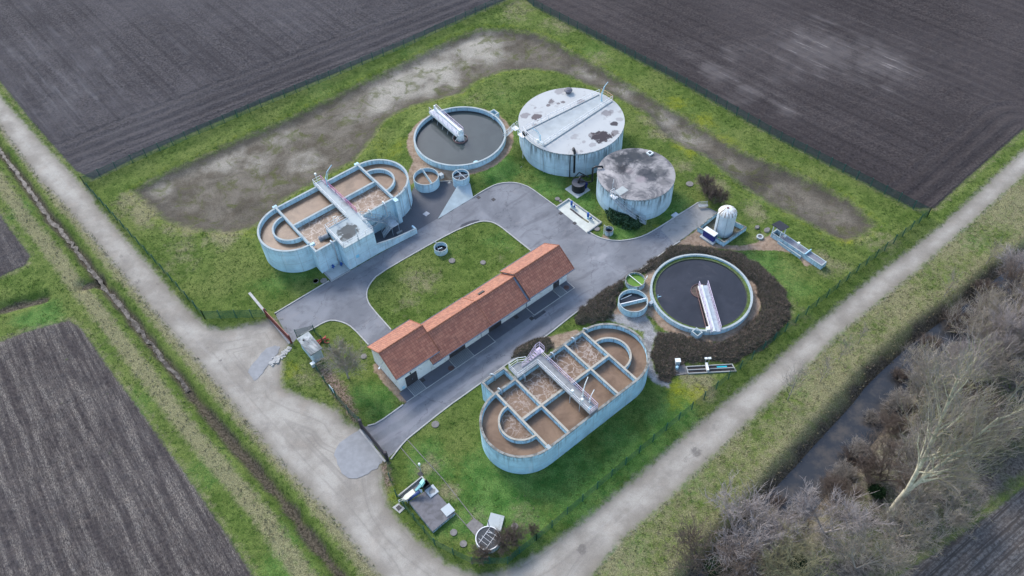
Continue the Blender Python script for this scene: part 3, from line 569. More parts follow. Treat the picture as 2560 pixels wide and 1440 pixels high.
h = t.ma('ADD', h, t.ma('MULTIPLY', t.ma('MULTIPLY', fine, rough_), .7))
nb = t.N.new('ShaderNodeBump'); nb.inputs['Distance'].default_value = .22; t._s(nb.inputs['Height'], h)
t._s(nb.inputs['Strength'], t.ss(t.att('track'), -.3, .3, .85, .25)); t.L.new(nb.outputs[0], t.b.inputs['Normal'])
me.materials.append(t.out(cl))

# water in the ditch and the river
def ribbon(pl, w, z, wob=.3, seed=1):
    mb = MB(); P_ = [np.array(p) for p in pl]; r_ = np.random.default_rng(seed); V_ = []; S_ = []
    Lp = [P_[0]]
    for i in range(len(P_)-1):
        n = max(1, int(np.linalg.norm(P_[i+1]-P_[i])/.7))
        for q in range(1, n+1): Lp.append(P_[i]+(P_[i+1]-P_[i])*q/n)
    for i, p in enumerate(Lp):
        t_ = Lp[min(i+1, len(Lp)-1)]-Lp[max(i-1, 0)]; t_ /= np.linalg.norm(t_); n_ = np.array([-t_[1], t_[0]]); V_ += [(*(p+n_*w/2*(1+wob*r_.normal())), z), (*(p-n_*w/2*(1+wob*r_.normal())), z)]
    mb.add(V_, [(2*i, 2*i+1, 2*i+3, 2*i+2) for i in range(len(Lp)-1)]); return mb
t = NT('ditch_water', .5, .12); P = t.pos(); cl = t.mix(t.ss(t.noise(P, 1.2, 4, .7), .45, .6), (.03, .027, .024), (.15, .135, .12)); t.bump(t.noise(P, 6, 3, .6), .2, .01); M['ditch'] = t.out(cl)
t = NT('river_water', .10, .5); P = t.pos(); cl = t.mix(t.ss(t.noise(P, .3, 4, .7), .4, .65), (.035, .036, .038), (.085, .072, .058)); t.bump(t.noise(P, 3, 3, .6), .3, .02); M['river'] = t.out(cl)
struct('ditch_water', ribbon(DITCH[:int(len(DITCH)*.62)], .62, -1.02, .5), 'ditch')
struct('river_water', ribbon(RIVER, 6.2, -1.75, .02), 'river')

# asphalt roads
t = NT('asphalt', .85, .2); P = t.pos()
cl = t.mix(t.ss(t.noise(P, .18, 4, .6, .5), .35, .65), (.165, .168, .178), (.235, .238, .248))
cl = t.mix(t.ss(t.noise(t.vadd(P, (5, 5, 5)), .6, 5, .68), .5, .72, 0, .5), cl, (.11, .11, .12))
cl = t.mix(t.ss(t.noise(t.vadd(P, (25, 5, 5)), .35, 5, .68, 1.), .58, .7, 0, .45), cl, (.265, .25, .25))
uu = t.sep(t.vadd(P, (0, 0, 0)))
lu = t.ma('ADD', t.ma('MULTIPLY', uu[0], CT), t.ma('MULTIPLY', uu[1], ST)); lv = t.ma('SUBTRACT', t.ma('MULTIPLY', uu[1], CT), t.ma('MULTIPLY', uu[0], ST))
# worn wheel tracks on the south road
def band(v, c0, w, st): return t.ss(t.ma('ABSOLUTE', t.ma('SUBTRACT', v, c0)), w*.4, w, st, 0)
lvw = t.ma('ADD', lv, t.ma('MULTIPLY', t.ma('SUBTRACT', t.noise(P, .25, 3, .6), .5), 1.2))
wr = t.ma('MAXIMUM', band(lvw, 53.4, .55, .8), band(lvw, 51.5, .55, .75)); wr = t.ma('MULTIPLY', wr, t.ss(t.noise(t.comb(t.ma('MULTIPLY', lu, .12), 0., 0.), 1., 2, .5), .3, .6, .45, 1.))
cl = t.mix(t.ma('MULTIPLY', t.ma('MULTIPLY', wr, t.ss(lu, 48., 54., 1, 0)), 1.), cl, (.27, .262, .275))
da_ = t.ma('MULTIPLY', t.ss(lv, 79.6, 80.2), t.ss(t.ma('ADD', lu, t.ma('MULTIPLY', lv, .0)), 46., 55., 1, 1)); 
cl = t.mix(t.ma('MULTIPLY', t.att('yardm'), .8), cl, (.085, .088, .10))
for (u0_, v0_, r0_, st_) in ((60.2, 56.3, 1.6, .7), (58.9, 57.0, 1.2, .6), (56, 62, 4., .35), (62, 60., 2.5, .3), (36, 76, 3., .25), (45, 76.5, 3., .25), (24, 67.5, 3., .3)):
    q1 = t.ma('SUBTRACT', lu, u0_); q2 = t.ma('MULTIPLY', t.ma('SUBTRACT', lv, v0_), 1.6); dq = t.ma('SQRT', t.ma('ADD', t.ma('MULTIPLY', q1, q1), t.ma('MULTIPLY', q2, q2))); dq = t.ma('ADD', dq, t.ma('MULTIPLY', t.ma('SUBTRACT', t.noise(P, .9, 5, .7), .5), r0_*1.6)); cl = t.mix(t.ss(dq, 0., r0_, st_, 0), cl, (.33, .325, .33))
ty = t.ss(t.noise(t.vadd(t.comb(t.ma('MULTIPLY', lu, .16), t.ma('MULTIPLY', lv, 1.1), 0.), t.sc(t.noise(P, .12, 2, .5, 0, True), 3.)), 1., 3, .6), .55, .68, 0, .4); cl = t.mix(ty, cl, (.115, .113, .122))
ck = t.ss(t.voro(t.vadd(P, t.sc(t.noise(P, .8, 3, .6, 0, True), 2.)), .12, 'DISTANCE_TO_EDGE'), 0, .006, .6, 0); cl = t.mix(ck, cl, (.07, .07, .075))
cl = t.mix(1., cl, t.mix(t.ss(t.noise(P, 16., 3, .7), .3, .7), (.85, .85, .85), (1.15, 1.15, 1.15)), 'MULTIPLY')
t.bump(t.noise(P, 14, 3, .6), .2, .02); M['asphalt'] = t.out(cl)
def sheet(name, poly, z, mat, mud_=0.):
    mb = MB(); tri = tessellate_polygon([[Vector((x, y, 0)) for x, y in poly]]); A2 = lambda t_: (poly[t_[1]][0]-poly[t_[0]][0])*(poly[t_[2]][1]-poly[t_[0]][1])-(poly[t_[1]][1]-poly[t_[0]][1])*(poly[t_[2]][0]-poly[t_[0]][0])
    mb.add([(x, y, z) for x, y in poly], [tuple(q) if A2(q) > 0 else (q[0], q[2], q[1]) for q in tri])
    ob = struct(name, mb, mat); q = ob.data.attributes.new('yardm', 'FLOAT', 'POINT'); q.data.foreach_set('value', [mud_]*len(mb.v)); return ob
sheet('asphalt_road', ASPH, .0, 'asphalt')
sheet('asphalt_yard', YARD, .006, 'asphalt', 1.)
M['patch'] = plain('worn_asphalt_patch', (.275, .275, .275), .9, .12, 1.)
def dpoly(pts, seed, k_=.25):
    r_ = random.Random(seed); P_ = smooth_pts(pts+[pts[0]], 2)[:-1]; return [(x+r_.uniform(-k_, k_), y+r_.uniform(-k_, k_)) for x, y in P_]
sheet('asphalt_apron', dpoly(GP([(903, 1071), (965, 1148), (940, 1172), (885, 1202), (850, 1180), (832, 1130), (850, 1105)]), 1, .12), .012, 'patch')
sheet('asphalt_patch', dpoly(GP(Q(m, (55, 690), (60, 670), (150, 560), (200, 515), (270, 510), (275, 540), (200, 640), (120, 745), (90, 755))), 2, .12), .012, 'patch')
M['dark_patch'] = plain('dark_asphalt_patch', (.075, .078, .088), .9, .15, 1.)
sheet('asphalt_repair', GP(Q(a2, (680, 1350), (700, 1322), (800, 1285), (868, 1276), (876, 1290), (790, 1312), (720, 1342), (692, 1356))), .014, 'dark_patch')
sheet('asphalt_repair', GP(Q(g, (1480, 700), (1570, 640), (1590, 655), (1500, 720))), .014, 'dark_patch')
# kerbs
def kerb(pts, w=.16, h=.10, mat='kerb'):
    mb = MB().pathwall(pts, w, -.15, h, False, 0, 0); return struct('kerb', mb, mat)
for kp in (GP(asph_N), GP(k_pond[1:]), GP(k_hedge), GP(k_se[1:]), GP(k_tree), GP(k_plot[:]+[(752, 838)]), GP(isl), GP([(1017, 1098.8), (1000.7, 1117), (977, 1148)]), GP([(1040, 455.5), (1130, 452.7)])):
    kerb(smooth_pts(kp, 1))
kerb(smooth_pts(GP([(1017, 1098), (1105, 1195), (1185, 1296), (1208, 1313)]), 0), .09, .05, 'manhole')
kerb(smooth_pts(GP([(1001, 1118), (1050, 1175)]), 0), .08, .05, 'manhole'); kerb(GP([(1137, 1281), (1190, 1340)]), .08, .05, 'manhole')
# slabs in front of the building
MSL = top_mat('dark_slab', (.12, .125, .145), .3)
for (u0, u1) in ((22.95, 24.25), (26.2, 31.15), (34.3, 37.9), (45.15, 50.1), (51.5, 52.75)):
    struct('pavement_slab', MB().box(u0, 54.62, -.05, u1, 56.28, .025), MSL, TH)
struct('pavement_slab', MB().box(37.98, 54.7, -.05, 45.05, 56.28, .018), MSL, TH)
t = NT('ribbed_ramp', .85, .2); P = t.obj(); q = t.sep(P); rb = t.ma('FRACT', t.ma('MULTIPLY', q[1], 5.))
M['ramp'] = t.out(t.mix(t.ss(rb, .4, .55, 0, 1), t.mix(t.noise(P, 3, 3, .6), (.20, .21, .21), (.30, .31, .31)), (.13, .14, .15)))
for (u0, u1) in ((24.3, 26.15), (31.2, 34.25), (50.15, 51.45)):
    mb = MB(); mb.add([(u0, 54.5, .012), (u1, 54.5, .012), (u1, 56.3, .10), (u0, 56.3, .10)], [(0, 1, 2, 3)]); mb.add([(u0, 56.3, .10), (u0, 54.5, .012), (u0, 56.3, -.05)], [(0, 1, 2)]); mb.add([(u1, 56.3, .10), (u1, 54.5, .012), (u1, 56.3, -.05)], [(0, 1, 2)])
    struct('pavement_ramp', mb, 'ramp', TH)
for P0 in ([(22.9, 54.5), (31.2, 54.5)], [(31.15, 54.5), (34.3, 54.5), (37.95, 54.5), (37.95, 56.2)], [(45.1, 56.2), (45.1, 54.5), (52.85, 54.5), (52.85, 56.2)]):
    struct('kerb', MB().pathwall(P0, .09, -.1, .035, False, 0, 0), 'kerb', TH)
for (u0, u1) in ((26.17, 0), (31.17, 0), (34.27, 0), (24.27, 0), (50.12, 0), (51.47, 0)): struct('kerb', MB().box(u0-.04, 54.56, -.1, u0+.04, 56.25, .034), 'kerb', TH)
# concrete pad by the silo
t = top_mat('worn_concrete_pad', (.30, .29, .275), .5, (.15, .145, .14), .7, .45, .65)
struct('concrete_pad', MB().prism([W(*p) for p in [UV(q) for q in Q(d, (520, 320), (620, 215), (845, 90), (985, 180), (840, 300), (640, 450))]], -.1, .012), t)
# ---------------------------------------------------------------- oxidation tanks
def stadium(u0, u1, vc, r, n=40):
    P_ = [(u0+(u1-u0)*i/4, vc-r) for i in range(4)]
    P_ += [(u1+r*math.cos(-PI/2+PI*i/n), vc+r*math.sin(-PI/2+PI*i/n)) for i in range(n+1)]
    P_ += [(u1-(u1-u0)*i/4, vc+r) for i in range(1, 4)]
    P_ += [(u0+r*math.cos(PI/2+PI*i/n), vc+r*math.sin(PI/2+PI*i/n)) for i in range(n)]
    return P_
def wq(mb, u0, v0, u1, v1, z, foam): mb.add([(u0, v0, z), (u1, v0, z), (u1, v1, z), (u0, v1, z)], [(0, 1, 2, 3)], 0, [(foam, 5, 0)]*4)
def whalf(mb, uc, vc, r, side, z, foam, n=32, ri=0.):
    a0 = -PI/2 if side > 0 else PI/2
    A = [(uc+r*math.cos(a0+PI*i/n), vc+r*math.sin(a0+PI*i/n), z) for i in range(n+1)]
    if ri <= 0: mb.add(A, [tuple(range(n+1))], 0, [(foam, 5, 0)]*(n+1))
    else:
        B = [(uc+ri*math.cos(a0+PI*i/n), vc+ri*math.sin(a0+PI*i/n), z) for i in range(n+1)]
        mb.add(A+B, [(i, i+1, n+2+i, n+1+i) for i in range(n)], 0, [(foam, 5, 0)]*(2*n+2))
def goose(u, v, z, du, dv, drop=.9, out_=.35, r=.09):
    return MB().tube([(u-du*.35, v-dv*.35, z-.5), (u-du*.3, v-dv*.3, z+.1), (u-du*.1, v-dv*.1, z+.3), (u+du*.25, v+dv*.25, z+.3), (u+du*(out_+.05), v+dv*(out_+.05), z+.1), (u+du*out_, v+dv*out_, z-drop)], r, 8)
def grid_stairs(mb, A, B, w, n=12, rail=True, stringer=True, perp=None):
    """flight from A (top) to B (foot)"""
    A = np.array(A, float); B = np.array(B, float); dd = B-A; h = np.array([dd[0], dd[1], 0]); h /= np.linalg.norm(h); p = np.array([-h[1], h[0], 0])
    for i in range(n):
        c_ = A+dd*(i+.5)/n; q = .5*np.linalg.norm(dd[:2])/n*.95
        P_ = [c_-h*q-p*w/2, c_+h*q-p*w/2, c_+h*q+p*w/2, c_-h*q+p*w/2]; mb.prism([tuple(x[:2]) for x in P_], c_[2]-.02, c_[2]+.02)
    if stringer:
        for s_ in (-1, 1):
            o1 = p*s_*(w/2+.03); V_ = [A+o1-[0, 0, .15], B+o1-[0, 0, .15], B+o1+[0, 0, .12], A+o1+[0, 0, .12]]; V2 = [x+p*s_*.03 for x in V_]
            mb.add(V_+V2, [(0, 1, 2, 3), (7, 6, 5, 4), (3, 2, 6, 7), (0, 4, 5, 1), (0, 3, 7, 4), (1, 5, 6, 2)])
    if rail:
        for s_ in (-1, 1):
            o1 = p*s_*(w/2+.03); mb.rail([A+o1, B+o1], 1.05, 1.3)

# south-eastern tank
ZR = 4.15; WL = 3.32; VC = 40.6; UA, UB = 31.25, 46.1
T1 = Thing('oxidation_tank', 'long round-ended concrete tank with eight brown basins and L-shaped walkway, nearest the fence', 'tank', (38.7, 40.6, 0))
T1.part('wall', MB().pathwall(stadium(UA, UB, VC, 5.1), .3, -.1, ZR, True), ['wall_rim', 'top_dirty'])
for u in (UA, 34.45, 42.83, UB): T1.part('dividing_wall', MB().pathwall([(u, 35.65), (u, 45.55)], .28, 2.2, ZR+.004), ['wall_rim', 'top_beige'])
for (u0, u1) in ((UA+.14, 34.31), (34.59, 42.69), (42.97, UB-.14)): T1.part('dividing_wall', MB().pathwall([(u0, VC), (u1, VC)], .3, 2.2, ZR-.004), ['wall_rim', 'top_beige'])
for (u, a0, a1) in ((UA-.14, PI/2, 1.5*PI), (UB+.14, -PI/2, PI/2)): T1.part('guide_wall', MB().ring(u, VC, 2.72, .25, 2.2, ZR-.05, 32, a0, a1), ['wall_rim', 'top_beige'])
T1.part('inlet_box', MB().pathwall([(30.95, 45.86), (30.95, 48.05), (34.45, 48.05), (34.45, 45.86)], .28, -.1, ZR-.01), ['wall_rim', 'top_dirty'])
w = MB(); wq(w, 31.1, 45.8, 34.3, 47.9, 3.0, -.5)
for (u0, u1, f) in ((UA, 34.45, .55), (34.45, 38.6, .8), (38.6, 42.83, .85), (42.83, UB, .75)): wq(w, u0, VC, u1, 45.6, WL, f)
for (u0, u1, f) in ((UA, 34.45, -.1), (34.45, 38.6, -.2), (38.6, 42.83, -.2), (42.83, UB, -.2)): wq(w, u0, 35.6, u1, VC, WL, f)
whalf(w, UA, VC, 5.0, -1, WL, .12, ri=2.65); whalf(w, UA, VC, 2.7, -1, WL, .45); whalf(w, UB, VC, 5.0, 1, WL, -.1, ri=2.65); whalf(w, UB, VC, 2.7, 1, WL, .0)
T1.part('water', w, 'sludge')
fl = MB().box(38.0, 35.55, ZR+.06, 39.32, 46.5, ZR+.24); fl.box(34.7, 45.5, ZR+.062, 38.0, 46.4, ZR+.238); fl.prism([(34.7, 46.4), (37.2, 46.4), (36.2, 47.4), (34.75, 47.4)], ZR+.064, ZR+.236)
wk = T1.part('walkway', fl, 'grey_conc')
zf = ZR+.24
T1.part('railing', MB().rail([(38.02, 35.6, zf), (38.02, 45.5, zf), (34.72, 45.5, zf), (34.78, 47.35, zf), (36.15, 47.35, zf), (37.15, 46.75, zf)], 1.05, 1.7, .033, toe=True), 'rail_white', wk)
T1.part('railing', MB().rail([(38.02, 35.6, zf), (39.3, 35.6, zf), (39.3, 46.45, zf), (36.2, 46.4, zf)], 1.05, 1.7, .033, toe=True), 'rail', wk)
sm = MB(); grid_stairs(sm, (39.3, 46.95, zf), (35.1, 46.95, .2), .8, 14); sm.box(39.25, 46.45, zf-.05, 40.0, 47.4, zf); sm.rail([(40.0, 46.45, zf), (40.0, 47.4, zf), (39.3, 47.4, zf)], 1.05, 1.)
T1.part('stairs', sm, 'rail')
for (u, v, du, dv) in ((31.9, 45.75, 0, -1), (35.6, 45.55, 0, -1), (40.6, 45.55, 0, -1), (44.3, 45.55, 0, -1), (32.6, 48.1, .4, -.9), (46.6, 45.65, .3, -.9)):
    T1.part('pipe', goose(u, v, ZR-.1, du, dv), 'galv', smooth=True)
def crane(u, v, z, ang, h=1.9, ln=1.5, mat='galv'):
    q = MB().tube([(u, v, z), (u, v, z+h*.7)], .10, 8); q.tube([(u, v, z+h*.65), (u+math.cos(ang)*ln*.3, v+math.sin(ang)*ln*.3, z+h), (u+math.cos(ang)*ln, v+math.sin(ang)*ln, z+h*1.15)], .055, 6)
    q.tube([(u, v, z+h*.35), (u+math.cos(ang)*ln*.55, v+math.sin(ang)*ln*.55, z+h*1.07)], .03, 5); q.box(u-.14, v-.14, z, u+.14, v+.14, z+.08); return q
T1.part('crane', crane(39.15, 38.1, zf, R(25)), 'white'); T1.part('crane', crane(39.2, 36.9, zf, R(20), 1.1, 1.1), 'white')
for (u, v) in ((38.05, 38.9), (38.1, 37.2)):
    T1.part('control_box', MB().tube([(u, v, zf), (u, v, zf+1.2)], .04, 5).box(u-.16, v-.16, zf+1.1, u+.16, v+.16, zf+1.45), 'white')
    T1.part('pipe', MB().tube([(u-.2, v, zf+1.0), (u-.35, v, zf+.3), (u-.35, v, WL)], .045, 5), 'galv')
T1.part('lifebuoy', MB().tube([(38.3+.25*math.cos(x), 36.0, zf+.6+.25*math.sin(x)) for x in np.linspace(0, 2*PI, 13)[:-1]], .06, 5, True), 'paleblue')
T1.part('pilaster', MB().box(UA-.25, 35.3, ZR-.03, UA+.25, 35.9, ZR+.03), ['top', 'top'])

# north-western tank
ZR = 4.72; WL = 3.92; VC = 88.7; UA, UB = 26.35, 41.3
T2 = Thing('oxidation_tank', 'long round-ended pale blue concrete tank with square deck and stairs, farther from the camera', 'tank', (33.8, 88.7, 0))
n_ = 40; rr_ = 5.15
loop = [(UA, VC-rr_)]+[(UA+rr_*math.cos(1.5*PI-PI*i/n_), VC+rr_*math.sin(1.5*PI-PI*i/n_)) for i in range(1, n_+1)]+[(UA+(UB-UA)*i/4, VC+rr_) for i in range(1, 4)]+[(UB+rr_*math.cos(PI/2-PI*i/n_), VC+rr_*math.sin(PI/2-PI*i/n_)) for i in range(n_+1)]+[(35.3, VC-rr_)]
loop = loop[::-1]
T2.part('wall', MB().pathwall(loop+[(UA, 81.75), (29.7, 81.75)], .3, -.1, ZR), ['wall', 'top'])
for u in (UA, UB): 
    T2.part('beam', MB().pathwall([(u, VC-5.0), (u, VC+5.35)], .3, ZR-.45, ZR+.12), ['wall', 'top'])
T2.part('pilaster', MB().box(UB-.32, 82.55, -.1, UB+.32, 83.42, ZR+.06), ['wall', 'top'])
for u in (UA, UB): T2.part('pilaster', MB().box(u-.35, VC+5.3, -.1, u+.35, VC+5.75, ZR+.05), ['wall', 'top'])
T2.part('pilaster', MB().box(UA-.25, 81.75, ZR-.6, UA+.45, 82.15, ZR+.05) if 0 else MB().box(UA-.02, 83.2, ZR-.4, UA+.7, 83.6, ZR+.06), ['wall', 'top'])
T2.part('dividing_wall', MB().pathwall([(UA+.14, VC), (UB-.14, VC)], .32, 2.2, ZR-.004), ['wall', 'top'])
for (u, a0, a1) in ((UA-.14, PI/2, 1.5*PI), (UB+.14, -PI/2, PI/2)): T2.part('guide_wall', MB().ring(u, VC, 2.85, .25, 2.2, ZR-.05, 32, a0, a1), ['wall', 'top'])
w = MB()
for (u0, u1, f) in ((UA, 34.3, -.35), (34.3, UB, -.35)): wq(w, u0, VC, u1, VC+5.1, WL, f)
for (u0, u1, f) in ((UA, 29.7, .75), (29.7, 34.3, 1.1), (34.3, UB, 1.0)): wq(w, u0, VC-5.1, u1, VC, WL, f)
wq(w, UA, 81.8, 29.8, VC-5.1, WL, -.3); whalf(w, UA, VC, 5.1, -1, WL, .2, ri=2.8); whalf(w, UA, VC, 2.8, -1, WL, .15); whalf(w, UB, VC, 5.1, 1, WL, -.05, ri=2.8); whalf(w, UB, VC, 2.8, 1, WL, .05)
T2.part('water', w, 'sludge')
dk = MB().box(29.75, 79.4, -.1, 34.95, 84.55, ZR+.05, 0, 1)
M['deck'] = roof_conc('deck_concrete', (.43, .47, .46), [(-1.75, -6.75, 1.7, .85, (.06, .058, .055)), (-2.6, -7.6, 1.0, .6, (.08, .08, .075))], False)
deck = T2.part('deck', dk, ['wall', 'deck']); 
T2.part('walkway', MB().box(33.5, 84.56, ZR-.2, 35.25, 94.55, ZR+.06), 'deck')
T2.part('walkway', MB().box(34.96, 82.6, ZR-.2, 35.5, 84.55, ZR+.055), 'deck')
zf = ZR+.06
T2.part('railing', MB().rail([(29.8, 79.45, zf), (29.8, 84.5, zf), (33.52, 84.5, zf), (33.52, 94.5, zf), (34.9, 94.5, zf)], 1.05, 1.5, .033, toe=True), 'rail_white', deck)
T2.part('railing', MB().rail([(34.9, 94.5, zf), (35.2, 84.5, zf)], 1.05, 1.5, .036, toe=True), plain('pinkish_rail', (.50, .20, .33), .6, .2))
T2.part('railing', MB().rail([(34.9, 82.5, zf), (34.9, 79.45, zf), (29.8, 79.45, zf)], 1.05, 1.3, .033), 'rail_white', deck)
sm = MB(); grid_stairs(sm, (35.3, 83.05, ZR), (38.7, 82.9, 1.75), .75, 13); T2.part('stairs', sm, 'galv')
sm = MB().box(38.7, 81.0, 1.68, 40.1, 83.25, 1.75); sm.rail([(38.75, 83.2, 1.75), (40.05, 83.2, 1.75), (40.05, 81.05, 1.75)], 1.05, 1.)
for q in ((38.8, 83.15), (40.0, 83.15), (40.0, 81.1), (38.8, 81.1)): sm.tube([(*q, 0), (*q, 1.7)], .045, 5)
T2.part('landing', sm, 'galv')
sm = MB(); grid_stairs(sm, (38.9, 81.6, 1.75), (37.5, 82.1, .05), 1.0, 7); T2.part('stairs', sm, 'galv')
T2.part('step_block', MB().box(39.3, 80.6, 0, 40.3, 81.0, .35), 'grey_conc')
T2.part('air_pipe', MB().tube([(39.4, 83.15, ZR+.3), (39.4, 83.0, ZR-.2), (39.4, 82.95, 2.5), (36.2, 82.9, 1.9), (36.2, 82.9, .1)], .13, 8), 'galv', smooth=True)
T2.part('ladder', MB().tube([(42.2, 83.4, 0), (42.2, 83.4, ZR+.9)], .03, 4).tube([(42.65, 83.45, 0), (42.65, 83.45, ZR+.9)], .03, 4).add([], []), 'galv')
T2.part('pipe', MB().tube([(43.8, 84.6, ZR-.4), (43.9, 84.2, ZR+.25), (44.1, 83.9, ZR+.2), (44.15, 83.85, .3)], .09, 8), 'galv', smooth=True)
T2.part('pipe', MB().tube([(29.0, 82.2, ZR-.6), (29.0, 81.9, ZR+.25), (29.05, 81.4, ZR+.2), (29.1, 81.35, .2)], .11, 8), 'galv', smooth=True)
T2.part('pipe', goose(36.9, 83.55, ZR-.1, 0, 1, .6), 'white', smooth=True); T2.part('pipe', goose(39.5, 83.55, ZR-.1, 0, 1, .6), 'white', smooth=True)
T2.part('crane', crane(34.95, 92.6, zf, R(20), 2.6, 1.9), 'paleblue')
T2.part('lamp', MB().tube([(34.2, 94.45, zf), (34.2, 94.45, zf+1.7)], .04, 5).cyl(34.2, 94.45, zf+1.7, zf+1.95, .18, .16, 12), 'white')
T2.part('post', MB().tube([(32.3, 79.5, zf), (32.3, 79.5, zf+2.5)], .05, 6).cyl(32.3, 79.5, zf, zf+.35, .13, .1, 10), 'galv')
T2.part('mixer', MB().tube([(29.6, 83.6, WL+.5), (28.6, 84.1, WL+.1)], .38, 12).tube([(28.6, 84.1, WL+.1), (28.3, 84.25, WL)], .5, 12), plain('dull_mixer', (.2, .21, .22), .6, .3), smooth=False)
T2.part('pump_crane', MB().rail([(31.6, 84.6, zf), (32.3, 84.9, zf)], .9, .6).tube([(31.5, 85.0, ZR-.5), (31.5, 85.0, zf+1.2), (31.9, 84.6, zf+1.4)], .05, 5), 'white')
T2.part('sign_plate', MB().box(31.2, 79.37, 1.55, 31.75, 79.395, 2.15), plain('light_blue_plate', (.25, .62, .80), .4, .05))
T2.part('retaining_wall', MB().add([(34.96, 79.42, 0), (41.9, 78.95, 0), (41.9, 78.95, 1.05), (38, 79.2, 1.35), (34.96, 79.42, 2.0)], [(0, 1, 2, 3, 4)], 0, [(0, 2, 0), (7, 2, 0), (7, 0, 0), (3, 0, 0), (0, 0, 0)])
        .add([(34.96, 79.67, 0), (41.9, 79.2, 0), (41.9, 79.2, 1.05), (38, 79.45, 1.35), (34.96, 79.67, 2.0)], [(4, 3, 2, 1, 0)], 0, [(0, 2, 0), (7, 2, 0), (7, 0, 0), (3, 0, 0), (0, 0, 0)])
        .add([(41.9, 78.95, 0), (41.9, 79.2, 0), (41.9, 79.2, 1.05), (41.9, 78.95, 1.05), (38, 79.2, 1.35), (38, 79.45, 1.35), (34.96, 79.42, 2.), (34.96, 79.67, 2.)], [(0, 1, 2, 3), (3, 2, 5, 4), (4, 5, 7, 6)], [0, 1, 1])
        .box(41.66, 79.2, 0, 41.9, 80.0, 1.04), ['wall', 'top'])
T2.part('valve_pit', MB().pathwall([(26.5, 81.6), (26.5, 79.35), (29.7, 79.35)], .22, -.1, .1).box(26.6, 79.46, -.1, 29.75, 81.6, .03), ['slab', 'grey_conc'])
for q in ((28.0, 81.3), (29.2, 80.9)): T2.part('valve', MB().tube([(*q, .05), (*q, .7)], .06, 6).tube([(q[0]-.25, q[1], .4), (q[0]+.25, q[1], .4)], .1, 8).cyl(q[0], q[1], .7, .74, .18, n=12), 'blue')

# ---------------------------------------------------------------- round clarifiers
def clarifier(label, u, v, r, zg, zr, zw, wmat, weir_r, ring_c, ring_r, ring_z, mats):
    t_ = Thing('clarifier', label, 'tank', (u, v, zg)); 
    t_.part('wall', MB().ring(u, v, r-.15, .3, zg-.4, zr, 128), mats)
    return t_
u, v = 60.04, 91.64
T3 = clarifier('round open clarifier full of grey water with white half bridge from its far rim', u, v, 7.97, .95, 2.02, 1.2, None, 0, 0, 0, 0, ['wall', 'top'])
T3.part('water', MB().disc(u, v, 1.22, 7.7, 96), 'water_clear')
T3.part('overflow_weir', MB().ring(u, v, 7.42, .05, 1.0, 1.36, 96), plain('dark_weir', (.05, .055, .06), .5, .2))
T3.part('outlet_box', MB().pathwall([(62.4+5.1, 91.9), (62.4+6.4, 91.9), (62.4+6.4, 93.2), (62.4+5.1, 93.2)], .2, .6, 2.04), ['wall', 'top'])
ax0 = np.array([60.28, 99.75]); ax1 = np.array([59.95, 91.3]); du = (ax1-ax0)/np.linalg.norm(ax1-ax0); dp = np.array([-du[1], du[0]])
def strip(mb, A, B, w0, w1, z0, z1, mi=0):
    A = np.array(A); B = np.array(B); d_ = (B-A)/np.linalg.norm(B-A); p_ = np.array([-d_[1], d_[0]]); return mb.prism([tuple(A+p_*w0), tuple(B+p_*w0), tuple(B+p_*w1), tuple(A+p_*w1)], z0, z1, mi)
def bridge(t_, A, B, w, z, extra=True, railmat='rail'):
    A = np.array(A); B = np.array(B); d_ = (B-A)/np.linalg.norm(B-A); p_ = np.array([-d_[1], d_[0]]); mb = strip(MB(), A, B, -w/2, w/2, z-.03, z+.02)
    bf = t_.part('bridge_floor', mb, 'galv'); t_.bf = bf; q = strip(MB(), A, B, -w/2-.08, -w/2, z-.32, z+.05); strip(q, A, B, w/2, w/2+.08, z-.32, z+.05)
    t_.part('bridge_beam', q, 'white')
    for s_ in (-1, 1):
        P3 = [(*(A+p_*s_*w/2), z), (*(B+p_*s_*w/2), z)]
        if s_ == 1: P3 = [(*(A-p_*w/2), z)]+P3 if False else P3
        t_.part('railing', MB().rail(P3, 1.05, 1.5, .034, toe=True), railmat, bf)
    return A, B, d_, p_
A, B, d_, p_ = bridge(T3, ax0, ax1, 1.35, 2.45)
T3.part('cable_duct', strip(MB(), A+p_*.42*1, B+p_*.42, -.22, .22, 2.47, 2.85), 'white')
T3.part('drive_motor', MB().tube([(*(A+p_*.3+d_*.2), 2.9), (*(A+p_*.3+d_*.2), 3.5)], .16, 10).obox(*(A+p_*.1-d_*.1), 1.9, .5, 1.5, .45, math.atan2(d_[1], d_[0])), 'white')
T3.part('center_column', MB().cyl(u-.05, v-.25, 1.0, 2.42, .62, n=28).cyl(u-.05, v-.25, 2.42, 3.05, .35, n=20).obox(u, v-.2, 3.0, .55, .6, .35, R(10)), 'white')
T3.part('stilling_ring', MB().ring(u-.05, v-.15, 1.22, .06, .9, 1.5, 48), ['ringred', 'ringred'])
for bp_ in ([(u-1.2, v-.3, 1.5), (u-.5, v-.3, 2.2)], [(u+1.1, v-.3, 1.5), (u+.4, v-.3, 2.2)], [(u-.05, v-1.3, 1.5), (u-.05, v-.8, 2.2)]): T3.part('brace', MB().tube(bp_, .04, 4), 'rail_white')
for i in range(5):
    q = A+(B-A)*(i+.6)/5.3; T3.part('scum_hanger', MB().tube([(*(q-p_*.6), 2.2), (*(q-p_*1.0), 1.2)], .035, 4), 'galv')
T3.part('scum_pump', MB().cyl(58.2, 84.75, 1.2, 1.35, .5, n=16).cyl(58.8, 84.5, 1.2, 1.4, .25, n=12), 'paleblue')
u, v = 65.65, 41.6
T4 = clarifier('round open clarifier with dark scum, green algae channel and white half bridge, ringed by shrubs', u, v, 7.26, 0, .86, .45, None, 0, 0, 0, 0, ['wall', 'top'])
